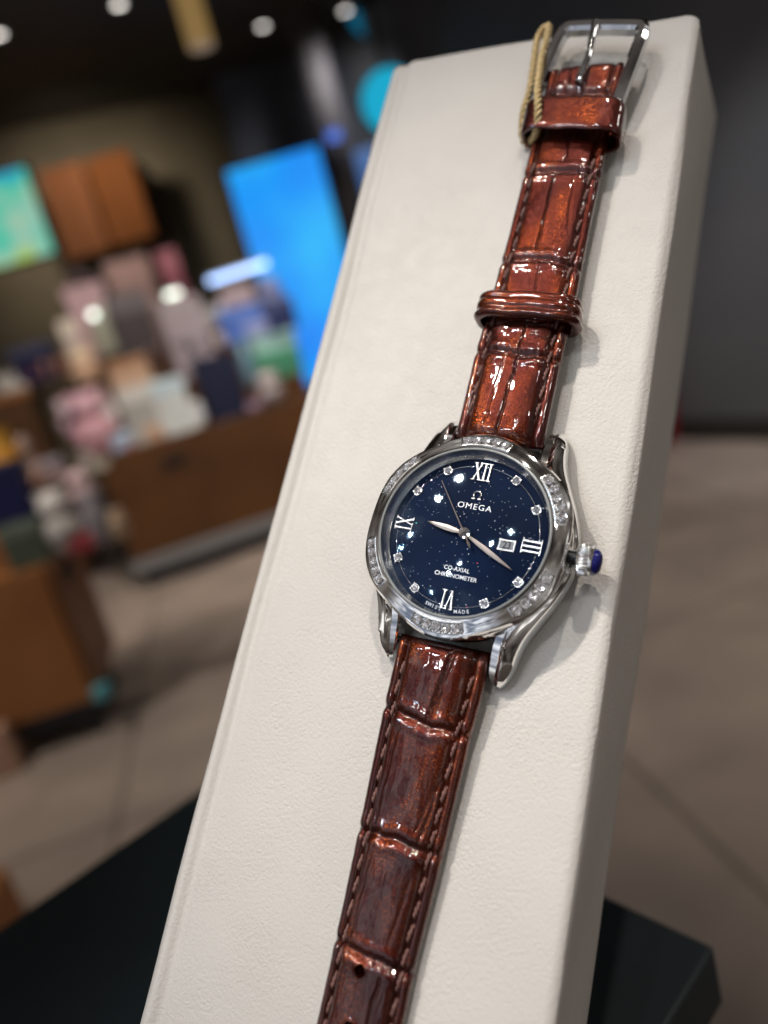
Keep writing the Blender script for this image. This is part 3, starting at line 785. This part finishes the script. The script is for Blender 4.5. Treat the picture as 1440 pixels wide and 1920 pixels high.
def vbox(name, M, x0, x1, y0, y1, z0, z1, mat, parent=None, bevel=0):
    mb = MB(); mb.box(((x0 + x1) / 2, (y0 + y1) / 2, (z0 + z1) / 2), (x1 - x0, y1 - y0, z1 - z0))
    o = mb.build(name, mat, parent, bevel=bevel)
    if parent is None: o.matrix_world = M
    return o
# back wall and side wall
bw = simple('olive_brown_wall', (.16, .125, .07), .75, vs=1.2, var=.3)
M0 = yawM((0, 6.6))
tag(vbox('wall', M0, -7, 1.6, 0, .15, 0, CE, bw), 'dark olive brown wall at the far back of the shop', 'wall')
slate = simple('slate_panel', (.12, .125, .15), .6, vs=1.5, var=.3)
P = fwd(400, 150, 6.0); 
tag(vbox('wall_panel', yawM((P[0], P[1])), 0, 1.25, -.05, .1, 0, CE, slate), 'slate grey wall panel behind the blue screen', 'wall panel')
A = on_z(1270, 822); B = on_z(1439, 824); dirr = (B - A) / np.linalg.norm(B - A); yw = math.atan2(dirr[1], dirr[0])
gw = Mat('grey_wall').set(Roughness=.55); gw.to(gw.ramp(gw.noise(gw.coords(), 1.3, 3), [(.3, (.085, .085, .088)), (.7, (.125, .12, .118))]), 'Base Color')
wr = vbox('wall', yawM((A[0], A[1]), yw), -2.2, 2.2, 0.0, .15, 0.0, CE, gw.m)
tag(wr, 'plain dark grey wall at the right behind the stand', 'wall')
sk = vbox('skirting', None, -2.2, 2.2, -.025, -.002, .002, .11, simple('dark_skirting', (.018, .016, .012), .5, var=0), wr)
# red box near the wall
P = on_z(1268, 812); rb = vbox('storage_box', yawM((P[0], P[1]), yw), -.30, .10, -.30, -.08, 0.001, .30, simple('red_plastic', (.22, .01, .015), .45), None, .01)
tag(rb, 'dark red box on the floor against the grey wall', 'box')
# black plinth under the stand
T0 = on_z(513, 1386, TABLE_Z); T1 = on_z(1340, 1775, TABLE_Z); T2 = on_z(0, 1735, TABLE_Z)
ex = (T1 - T0)[:2]; LX = np.linalg.norm(ex); ex /= LX; ey = np.array([ex[1], -ex[0]])
if ey @ (T2 - T0)[:2] < 0: ey = -ey
yp = math.atan2(ex[1], ex[0]); PM = yawM((T0[0], T0[1]), yp)
blk = simple('black_satin_laminate', (.020, .027, .031), .36, vs=8, var=.25)  # bluish tint puts a reflected teal-grey sheen into the base colour
pl = empty('display_plinth', PM); tag(pl, 'black box shaped plinth the cream stand rests on', 'plinth')
sgn = 1 if (np.array([-math.sin(yp), math.cos(yp)]) @ ey) > 0 else -1
LY = .42
def pbox(name, x0, x1, y0, y1, z0, z1, bev=.001):
    ys = sorted((sgn * y0, sgn * y1)); return vbox(name, None, x0, x1, ys[0], ys[1], z0, z1, blk, pl, bev)
pbox('top_panel', 0, LX, 0, LY, TABLE_Z - .018, TABLE_Z)
pbox('cabinet_body', .003, LX - .003, .003, LY - .003, .04, TABLE_Z - .0215)
pbox('toe_kick', .02, LX - .02, .02, LY - .02, 0.0, .0398)

# counters
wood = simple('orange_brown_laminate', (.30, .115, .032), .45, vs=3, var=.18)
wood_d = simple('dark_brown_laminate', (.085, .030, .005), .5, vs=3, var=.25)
navy_base = simple('dark_blue_base', (.006, .012, .022), .4, var=0)
steel_g = simple('grey_aluminium', (.30, .31, .32), .35, .7, var=0)
black_m = simple('black_plastic', (.006, .006, .006), .5, var=0)
# counter A, the long one at the back
PA = on_z(270, 1105); MA = yawM((PA[0], PA[1]), math.radians(20))
ca = empty('display_counter', MA); tag(ca, 'long dark brown shop counter at the back with tiered gifts', 'display counter')
vbox('body', None, 0, 2.4, .0, .75, .14, .72, wood_d, ca, .005)
vbox('base_rail', None, -.02, 2.4, -.05, .0, .09, .16, steel_g, ca, .01)
vbox('plinth_base', None, .02, 2.4, .03, .70, 0, .138, navy_base, ca)
XE = local_hit(MA, 548, 640, .2).x
TA = [.72, .84, .96, 1.08, 1.20]
for i in range(1, 5): vbox('tier', None, 0.0, XE, .02 + .14 * i, .75, TA[i - 1] + .001, TA[i], wood_d, ca)
vbox('drawer_pull', None, .30, .42, -.012, -.001, .58, .62, black_m, ca)
# counter B, the boxy one at the left front
PB = on_z(205, 1375); MB_ = yawM((PB[0], PB[1]), math.radians(13))
cbn = empty('display_counter', MB_); tag(cbn, 'orange brown box counter on casters at the left edge of the photo', 'display counter')
vbox('body', None, -.60, 0, .0, .42, .13, .60, wood, cbn, .004)
vbox('side_panel', None, .003, .02, .02, .42, .15, .60, simple('tan_laminate', (.27, .11, .042), .5), cbn, .003)
vbox('base', None, -.58, -.02, .02, .40, .075, .127, navy_base, cbn)
vbox('handle_slot', None, .0205, .026, .10, .26, .50, .56, black_m, cbn)
for xx in (-.54, -.05):
    for yy in (.05, .37):
        mb = MB(); c_, f_ = cyl(.035, -.014, .014, 20); mb.add([(p[0], p[2], p[1]) for p in c_], f_)
        o = mb.build('caster', black_m, cbn, smooth=True, auto=40); o.location = (xx, yy, .036)
mb = MB(); mb.add(*cyl(.03, 0, .035, 20)); o = mb.build('corner_bumper', simple('teal_rubber', (.10, .34, .38), .4, var=0), cbn, smooth=True, auto=40); o.location = (.03, -.01, .135)
TB = [.60, .70, .80]
vbox('tier', None, -.60, 0, .16, .42, .602, .70, wood, cbn); vbox('tier', None, -.60, 0, .29, .42, .702, .80, wood, cbn)
# counter C far left
PC = fwd(120, 900, 4.3); MC = yawM((PC[0], PC[1]), math.radians(16))
cc = empty('display_counter', MC); tag(cc, 'tall dark brown cabinet at the far left behind the others', 'display counter')
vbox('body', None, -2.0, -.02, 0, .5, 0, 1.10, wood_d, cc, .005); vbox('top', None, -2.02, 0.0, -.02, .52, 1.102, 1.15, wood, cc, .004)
# counter D: sliver at the lower left
PD = on_z(45, 1440); MD = yawM((PD[0], PD[1]), math.radians(20))
cdn = empty('carton', MD); tag(cdn, 'tan carton on the floor at the left edge below the box counter', 'carton')
vbox('box_body', None, -.5, 0, -.02, .25, .002, .16, simple('tan_card', (.42, .25, .17), .7), cdn, .004); vbox('flap', None, -.5, 0, .115, .12, .162, .20, simple('tan_card_flap', (.36, .2, .13), .7), cdn)
PE = on_z(48, 1700); o = vbox('carton', yawM((PE[0], PE[1]), math.radians(14)), -.4, 0, -.25, 0, .002, .12, simple('orange_card', (.45, .18, .06), .7), None, .004)
tag(o, 'orange carton on the floor beyond the left edge of the black plinth', 'carton')

# goods on the counters: (pixel centre, width, height in pixels, colour, shape, label)
mats = {}
def cm_(col):
    if col not in mats: mats[col] = simple('goods_%d' % len(mats), col, .5, var=.15, vs=25)
    return mats[col]
TAG = simple('hang_tag_white', (.7, .7, .7), .6, var=0)
def goods(M, tiers, yfun, x, y, wpx, hpx, col, shape, label, group, acc=None):
    best = None
    for i, z in enumerate(tiers):
        yl = yfun(i); b = local_hit(M, x, y + hpx / 2, yl)
        if best is None or abs(b.z - z) < abs(best[1] - z) and True:
            if best is None or abs(b.z - z) < best[3]: best = (i, z, yl, abs(b.z - z))
    i, z, yl, _ = best
    c = local_hit(M, x, y, yl); tp = local_hit(M, x, y - hpx / 2, yl)
    dist = (M @ c - Vector(CAMP)).length; w = wpx / F_PX * dist * .95; h = max(.03, tp.z - z); dpt = min(.11, max(.03, w * .7))
    col2 = acc or tuple(min(1, k * 1.5 + .05) for k in col)
    root = empty(shape)
    if shape in ('gift_box', 'carton_pack'):
        mb = MB(); mb.box((0, 0, h / 2), (w, dpt, h)); mb.build('box_body', cm_(col), root, bevel=.004)
        mb = MB(); mb.box((0, 0, h * .86), (w * 1.03, dpt * 1.04, h * .26)); mb.build('lid', cm_(col2), root, bevel=.003)
    elif shape == 'plush_toy':
        q = random.Random(int(x)); r = w / 2
        bd = [[] for _ in range(14)]
        for k in range(14):
            a = PI * (k + .5) / 14; rr_ = math.sin(a) ** .8 * r * (1.0 if a > PI / 2 else .82); bd[k] = [(rr_ * math.cos(t), rr_ * math.sin(t) * .75, h * .62 * (.5 + .5 * math.cos(PI - a))) for t in np.linspace(0, 2 * PI, 20, endpoint=False)]
        mesh_obj('body', *loft(bd), cm_(col), root, True)
        hd = []
        for k in range(12):
            a = PI * (k + .5) / 12; rr_ = math.sin(a) * r * .72; hd.append([(rr_ * math.cos(t), rr_ * math.sin(t) * .8, h * .78 - math.cos(a) * h * .22) for t in np.linspace(0, 2 * PI, 18, endpoint=False)])
        mesh_obj('head', *loft(hd), cm_(col2), root, True)
        for s_ in (-1, 1):
            mb = MB(); c_, f_ = cyl(r * .22, 0, r * .3, 12); mb.add([(p[0] + s_ * r * .5, p[1], p[2] + h * .9) for p in c_], f_); mb.build('ear', cm_(col), root, smooth=True)
    elif shape == 'gift_bag':
        v = [(-w / 2 * .8, -dpt / 2, 0), (w / 2 * .8, -dpt / 2, 0), (w / 2 * .8, dpt / 2, 0), (-w / 2 * .8, dpt / 2, 0), (-w / 2, -dpt / 3, h * .85), (w / 2, -dpt / 3, h * .85), (w / 2, dpt / 3, h * .85), (-w / 2, dpt / 3, h * .85)]
        mesh_obj('bag_body', v, [(0, 1, 2, 3), (4, 7, 6, 5), (0, 4, 5, 1), (1, 5, 6, 2), (2, 6, 7, 3), (3, 7, 4, 0)], cm_(col), root)
        t = tube([(w * .25 * math.cos(a), -dpt / 3, h * .85 + h * .15 * math.sin(a)) for a in np.linspace(0, PI, 12)], .004, 6); mesh_obj('handle', *t, cm_(col2), root, True)
    else:  # jar / bottle
        prof = [(.001, 0), (w / 2 * .9, 0), (w / 2, h * .05), (w / 2, h * .66), (w / 2 * .7, h * .76), (w / 2 * .62, h * .78)]
        vs, fs = lathe(prof, 24); mesh_obj('jar_body', vs, fs, cm_(col), root, True, auto=40)
        mb = MB(); mb.add(*cyl(w / 2 * .7, h * .78, h, 24)); mb.build('lid', cm_(col2), root, smooth=True, auto=40)
    root.matrix_world = M @ Matrix.Translation((c.x, yl, z + .001)) @ Matrix.Rotation(rnd.uniform(-.12, .12), 4, 'Z')
    tag(root, label, {'gift_box': 'box', 'carton_pack': 'pack', 'plush_toy': 'soft toy', 'gift_bag': 'bag', 'jar': 'jar'}[shape], group)
yA = lambda i: .08 + .14 * i; yB = lambda i: .08 + .13 * i; yC = lambda i: .1
PINK = (.58, .30, .34); LPINK = (.70, .48, .52); WHT = (.66, .68, .66); GRYW = (.42, .40, .37); NAVY = (.003, .006, .03); PEACH = (.62, .40, .27); RED = (.36, .05, .05); MAUVE = (.36, .29, .31); BLUE = (.07, .15, .48); LBLUE = (.36, .46, .62); GRN = (.05, .22, .12); MINT = (.32, .52, .46); BRN = (.20, .07, .02); LAV = (.24, .26, .44)
GA = 'gifts on the long back counter'
for a in [
    (330, 780, 60, 150, WHT, 'gift_box', 'pale blue white box beside the navy bag on the back counter', (.55, .68, .74)),
    (415, 735, 85, 190, NAVY, 'gift_bag', 'large navy bag standing upright in the middle of the back counter', (.01, .02, .08)),
    (365, 820, 55, 60, (.58, .57, .50), 'plush_toy', 'ivory soft toy at the front edge left of the navy bag', None),
    (285, 790, 90, 150, GRYW, 'carton_pack', 'wide stone grey pack in the middle of the pastel gifts', None),
    (170, 790, 90, 120, PINK, 'plush_toy', 'large rose pink soft toy at the left end of the back counter', (.62, .36, .42)),
    (135, 790, 50, 90, LPINK, 'plush_toy', 'pale pink soft toy leaning beside the rose pink one', (.75, .6, .62)),
    (170, 850, 50, 60, (.60, .52, .46), 'plush_toy', 'small cream soft toy in front of the pink toys', None),
    (235, 835, 45, 55, LBLUE, 'gift_box', 'small light blue box in front of the stone grey pack', None),
    (290, 820, 50, 80, PEACH, 'jar', 'pale peach jar at the right of the light blue box', (.6, .5, .42)),
    (258, 880, 45, 30, RED, 'gift_box', 'small red box low at the front of the back counter', (.5, .12, .1)),
    (320, 860, 60, 35, (.42, .06, .05), 'gift_box', 'wide red box at the front edge below the ivory toy', (.45, .15, .13)),
    (245, 700, 70, 60, PEACH, 'gift_box', 'tan peach box in the middle tier above the grey pack', (.4, .2, .1)),
    (350, 630, 75, 150, MAUVE, 'carton_pack', 'tall mauve grey pack under the white strip lamp', (.34, .28, .29)),
    (275, 630, 50, 80, (.42, .37, .42), 'plush_toy', 'lilac grey soft toy left of the tall mauve pack', None),
    (305, 665, 50, 40, (.06, .02, .01), 'gift_box', 'dark brown box behind the pale blue white box', None),
    (200, 630, 60, 110, (.40, .40, .32), 'jar', 'sage grey jar below the round lamp', (.5, .52, .42)),
    (155, 680, 60, 60, (.72, .45, .29), 'plush_toy', 'peach soft toy at the left rim of the counter top', None),
    (155, 545, 70, 75, (.50, .31, .33), 'gift_bag', 'dusty pink bag on the top tier above the round lamp', (.6, .4, .42)),
    (240, 515, 75, 60, (.26, .15, .13), 'carton_pack', 'wide brownish pink pack on the top tier', (.35, .2, .17)),
    (315, 490, 35, 45, (.20, .03, .05), 'gift_box', 'small crimson box at the right of the brownish pink pack', None),
    (240, 580, 70, 60, (.045, .032, .035), 'gift_box', 'black brown box behind the sage grey jar', None),
    (390, 600, 50, 60, (.30, .27, .26), 'gift_bag', 'taupe bag under the left end of the blue strip lamp', None),
    (445, 560, 60, 40, (.36, .26, .26), 'gift_box', 'dull rose box under the blue strip lamp', None),
    (505, 545, 50, 50, LAV, 'jar', 'lavender jar at the right end under the blue strip lamp', None),
    (450, 600, 80, 50, BLUE, 'gift_box', 'bright blue box in the row under the blue strip lamp', (.12, .22, .6)),
    (520, 585, 60, 45, (.012, .02, .09), 'gift_box', 'dark blue box between the lavender jar and the green pack', None),
    (465, 632, 80, 50, LAV, 'carton_pack', 'lavender blue pack above the navy bag', None),
    (420, 645, 42, 45, (.55, .46, .42), 'plush_toy', 'round beige soft toy above the navy bag', None),
    (510, 645, 85, 40, MINT, 'carton_pack', 'mint green ribbed pack next to the edge of the cream stand', (.4, .6, .54)),
    (520, 675, 85, 35, GRN, 'gift_box', 'dark green box below the mint ribbed pack', (.06, .3, .16)),
    (462, 680, 28, 90, (.12, .22, .28), 'jar', 'slim blue grey jar between the navy bag and green box', None),
    (505, 725, 55, 60, (.34, .28, .27), 'plush_toy', 'grey beige soft toy below the dark green box', None),
    (483, 780, 42, 55, (.30, .20, .27), 'plush_toy', 'dull purple soft toy at the right front of the back counter', None),
    (205, 770, 26, 40, (.75, .72, .70), 'jar', 'small white jar between the rose pink toy and the stone grey pack', (.8, .6, .6)),
    (228, 800, 24, 34, (.75, .55, .60), 'jar', 'small bright pink jar just above the light blue box', (.8, .8, .8)),
    (352, 800, 26, 50, (.78, .78, .74), 'jar', 'slim white jar right beside the ivory toy', (.5, .5, .5)),
    (305, 740, 30, 30, (.72, .74, .78), 'gift_box', 'little white box on top row left of the pale blue white box', (.8, .8, .8)),
    (190, 745, 26, 36, (.70, .50, .48), 'plush_toy', 'small coral soft toy above the rose pink one', (.8, .7, .66)),
    (280, 855, 26, 30, (.76, .74, .70), 'jar', 'small white jar between the two red boxes', (.7, .3, .3)),
    (370, 770, 28, 40, (.74, .76, .80), 'plush_toy', 'small white soft toy against the left side of the navy bag', (.8, .8, .8)),
    (330, 600, 26, 40, (.60, .50, .52), 'jar', 'small pinkish jar below the white strip lamp', (.75, .75, .7)),
    (415, 585, 26, 34, (.52, .55, .66), 'jar', 'small pale blue jar below the blue strip lamp', (.75, .75, .8)),
    (535, 640, 24, 34, (.66, .74, .70), 'jar', 'small pale mint jar at the right end of the back counter', (.8, .8, .8)),
    (130, 620, 30, 45, (.50, .40, .36), 'gift_box', 'small beige box left of the sage grey jar', (.7, .6, .5)),
]: goods(MA, TA, yA, *a[:7], GA, a[7])
GB = 'gifts on the box counter at the left'
for a in [
    (15, 925, 75, 120, (.003, .004, .06), 'gift_box', 'deep navy box at the left edge on the box counter', (.003, .004, .05)),
    (5, 835, 55, 60, (.62, .27, .01), 'jar', 'orange yellow jar at the very left edge of the photo', (.7, .35, .03)),
    (45, 840, 35, 50, (.30, .20, .16), 'plush_toy', 'small taupe soft toy right of the orange jar', None),
    (72, 895, 50, 55, (.52, .30, .22), 'plush_toy', 'salmon soft toy right of the navy box', None),
    (100, 880, 40, 45, (.52, .36, .37), 'gift_box', 'dusty rose box behind the salmon toy', (.4, .4, .45)),
    (150, 905, 60, 50, (.60, .40, .40), 'plush_toy', 'blush pink soft toy on the box counter', None),
    (180, 880, 60, 45, (.40, .34, .27), 'gift_bag', 'beige bag at the top right of the box counter', None),
    (110, 970, 75, 110, (.52, .48, .44), 'plush_toy', 'large off white soft toy at the centre of the box counter', None),
    (175, 955, 50, 70, (.22, .20, .21), 'jar', 'grey jar right of the off white toy', None),
    (160, 1010, 60, 30, (.34, .04, .05), 'gift_box', 'flat red box at the front of the box counter', None),
    (220, 985, 42, 60, (.55, .38, .25), 'jar', 'cream jar at the right corner of the box counter', None),
    (45, 1005, 70, 55, (.07, .09, .06), 'carton_pack', 'dark olive green pack in front of the navy box', None),
]: goods(MB_, TB, yB, *a[:7], GB, a[7])
GC = 'things on the tall cabinet at the far left'
for a in [
    (60, 665, 70, 40, (.004, .004, .04), 'gift_box', 'dark navy box on top of the far left cabinet', None),
    (60, 690, 45, 45, (.36, .06, .08), 'plush_toy', 'raspberry red soft toy on the far left cabinet', None),
    (25, 720, 55, 50, (.46, .43, .39), 'gift_bag', 'grey white bag at the left end of the far left cabinet', None),
    (110, 690, 50, 40, (.30, .12, .06), 'carton_pack', 'rust brown pack at the right end of the far left cabinet', None),
]: goods(MC, [1.15], yC, *a[:7], GC, a[7])

# strip lamps over the tiers
def strip(p, q, Y, r, mat, label):
    a = fwd(*p, Y); b = fwd(*q, Y); root = empty('strip_lamp', loc=tuple((a + b) / 2)); m_ = (a + b) / 2
    mesh_obj('tube', *tube([a - m_, b - m_], r, 12), mat, root, True)
    d_ = (b - a) / np.linalg.norm(b - a)
    up = np.array([0, 0, r * 1.6]); bk_ = MB(); bk_.add(*tube([a - m_ - d_ * .01 + up, b - m_ + d_ * .01 + up], r * .7, 4)); bk_.build('housing', steel_g, root)
    tag(root, label, 'strip lamp')
strip((312, 555), (336, 548), 3.9, .012, emissive('white_tube', (.93, 1, .86), 3.4), 'short white strip lamp over the gifts left of the blue one')
strip((392, 528), (500, 493), 3.95, .012, emissive('blue_tube', (.42, .60, 1), 3.6), 'long blue white strip lamp in front of the blue screen')
P = fwd(175, 590, 3.9); mb = MB(); c_, f_ = cyl(.017, -.01, .01, 24); mb.add([(p[0], p[2], p[1]) for p in c_], f_); o = mb.build('shelf_lamp', emissive('round_lamp_glow', (.93, 1, .88), 3.6), smooth=True, auto=40); o.location = tuple(P)
tag(o, 'small round white lamp on the sage grey jar display', 'lamp')
# screens
def quad_screen(px, Y, mat, label, name='screen', dz=None, cat='screen', body=black_m):
    a = fwd(*px[0], Y); b = fwd(*px[1], Y)      # top left, top right
    dirx = np.array([b[0] - a[0], b[1] - a[1], 0]); 
    L = np.linalg.norm(dirx); M = yawM((a[0], a[1]), math.atan2(dirx[1], dirx[0])); z1 = a[2]; z0 = fwd(*px[2], Y)[2] if dz is None else dz
    root = empty(name, M)
    vbox('housing', None, -.012, L + .012, .004, .06, z0 - .012, z1 + .012, body, root); vbox('display', None, 0, L, 0, .0035, z0, z1, mat, root)
    tag(root, label, cat); return root, M, L, z0, z1
blue = Mat('blue_screen_glow').set(Base_Color=(.01, .01, .02), Emission_Strength=.95)
blue.to(blue.ramp(blue.noise(blue.coords(), 1.6, 1), [(.35, (.02, .25, .95)), (.5, (.012, .33, 1.0)), (.68, (.03, .50, 1.0))]), 'Emission Color')
r_, M_, L_, z0_, z1_ = quad_screen([(424, 322), (598, 288), (560, 690)], 5.0, blue.m, 'tall bright blue screen left of the cream stand', dz=.35)
vbox('foot', None, L_ / 2 - .2, L_ / 2 + .2, -.15, .25, 0, .04, black_m, r_); vbox('post', None, L_ / 2 - .05, L_ / 2 + .05, .015, .055, .042, .336, black_m, r_)
r_, M_, L_, z0_, z1_ = quad_screen([(606, 300), (720, 262), (650, 500)], 5.6, emissive('dim_blue_glow', (.05, .15, .42), .75), 'dim blue screen partly hidden behind the cream stand', dz=.6)
vbox('post', None, L_ / 2 - .05, L_ / 2 + .05, .015, .055, 0.0, .586, black_m, r_)
grn = Mat('green_screen_glow').set(Base_Color=(.01, .01, .02), Emission_Strength=.85)
grn.to(grn.ramp(grn.noise(grn.coords(), 3.2, 1), [(.34, (.03, .42, .62)), (.45, (.08, .60, .40)), (.56, (.36, .62, .48)), (.68, (.42, .62, .03))]), 'Emission Color')
r_, M_, L_, z0_, z1_ = quad_screen([(-160, 372), (46, 318), (103, 472)], 4.3, grn.m, 'green and yellow screen cut by the left edge of the photo', cat='screen')
vbox('post', None, L_ * .5 - .03, L_ * .5 + .03, .06, .10, z1_ - .3, CE, black_m, r_)
def round_sign(px, Y, r, mat, label):
    Q = fwd(*px, Y); root = empty('round_sign', yawM(tuple(Q), math.radians(10)))
    for nm, y0, y1, rr_, mt in (('lit_face', -.004, 0, r, mat), ('housing', .001, .05, r + .012, black_m)):
        mb = MB(); c_, f_ = cyl(rr_, y0, y1, 48); mb.add([(p[0], p[2], p[1]) for p in c_], f_); mb.build(nm, mt, root, smooth=True, auto=40)
    vbox('hanger', None, -.015, .015, .01, .04, r, CE - Q[2], black_m, root)
    tag(root, label, 'sign')
round_sign((735, 190), 5.0, .185, emissive('cyan_glow', (.01, .43, .66), .9), 'bright cyan round sign just left of the top of the cream stand')
round_sign((700, 20), 5.6, .17, emissive('teal_glow', (.0, .12, .22), .8), 'dim teal round sign at the top edge above the cyan one')
# tan boards on the back wall
def board(px, Y, col, label, dz):
    a = fwd(*px[0], Y); b = fwd(*px[1], Y); c_ = fwd(*px[2], Y); L = np.linalg.norm((b - a)[:2]); M = yawM((a[0], a[1]), math.atan2(b[1] - a[1], b[0] - a[0]))
    root = empty('wall_board', M)
    vbox('panel', None, 0, L, 0, .04, c_[2], a[2], simple('board_%s' % label[:4], col, .95, vs=3, Specular_IOR_Level=.1), root, .01)
    vbox('backing', None, .03, L - .03, .042, .5, c_[2] + .05, a[2] - .05, simple('board_back', (.03, .02, .01), .7, var=0), root)
    tag(root, label, 'wall board', 'tan boards on the far wall')
board([(68, 322), (150, 302), (122, 492)], 5.4, (.14, .052, .020), 'left tan board next to the green screen', 0)
board([(156, 300), (240, 280), (218, 462)], 5.42, (.125, .042, .012), 'right tan board on the far brown wall', 0)
# grey round column with its small blue lamp
P = on_z(700, 900, 0); Q = fwd(598, 150, 5.3)
mb = MB(); mb.add(*cyl(.10, 0, CE, 40)); o = mb.build('column', simple('pinkish_grey_paint', (.07, .06, .058), .95, vs=2, var=.3), smooth=True, auto=40); o.location = (Q[0], Q[1], 0)
tag(o, 'round grey column right of the blue screen top', 'column')
mb = MB(); Q = fwd(628, 262, 5.1); mb.add(*cyl(.045, 0, .05, 24)); o = mb.build('wall_lamp', emissive('blue_spot_glow', (.10, .22, .85), .9), smooth=True, auto=40); o.location = tuple(Q)
tag(o, 'small blue lamp on the grey column', 'lamp')
# golden hanging cylinder of lit metal; its emission stands in for light on it
Q = fwd(378, 88, 3.6); mb = MB(); mb.add(*cyl(.055, 0, CE - Q[2] - .001, 32)); o = mb.build('hanging_cylinder', emissive('gold_painted_light', (.42, .26, .09), .55), smooth=True, auto=40); o.location = tuple(Q)
tag(o, 'long gold cylinder hanging from the ceiling left of the slate panel', 'hanging cylinder')
# ceiling downlights
dl = emissive('downlight_glow', (1, .93, .85), 5.0)
lab = ['downlight at the top left edge above the green screen', 'downlight left of the gold hanging cylinder', 'downlight above the blue screen', 'downlight above the grey column', 'downlight in front of the teal screen']
for (x, y), lb in zip([(-4, 62), (222, 6), (492, 47), (647, 18), (708, 77)], lab):
    p = on_z(x, y, CE); root = empty('ceiling_downlight', loc=(p[0], p[1], CE))
    mb = MB(); mb.add(*cyl(.028, -.006, -.001, 24)); mb.build('lens', dl, root, smooth=True, auto=40)
    vs, fs = lathe([(.030, -.001), (.030, -.012), (.045, -.012), (.047, -.001)], 32); mesh_obj('trim_ring', vs, fs, steel_g, root, True)
    tag(root, lb, 'ceiling lamp', 'ceiling downlights')
#REFL#
# unseen fill spots added to brighten the floor, the goods and the walls
spot((-.6, 2.4, 2.85), (-1.3, 3.9, .9), 230, .12, WARM, 70, .8)
spot((.4, 3.0, 2.85), (-.2, 4.6, .9), 120, .12, (1, .95, .95), 60, .8)
spot((-1.9, 1.4, 2.85), (-1.4, 2.4, .5), 110, .10, WARM, 60, .8)
spot((1.3, 1.6, 2.85), (1.0, 2.4, 0), 135, .15, WARM, 75, .9)
spot((-.4, 2.1, 2.85), (-.7, 2.0, 0), 30, .08, WARM, 55, .8)
spot((-1.6, 4.6, 2.6), (-2.0, 6.6, 1.7), 60, .10, WARM, 90, .9)
spot((.1, 4.9, 2.6), (.0, 6.2, 1.9), 30, .10, (.9, .93, 1), 90, .9)
spot((1.1, 2.6, 2.7), (1.7, 3.6, .1), 110, .10, (.97, .97, 1), 44, 1.0)
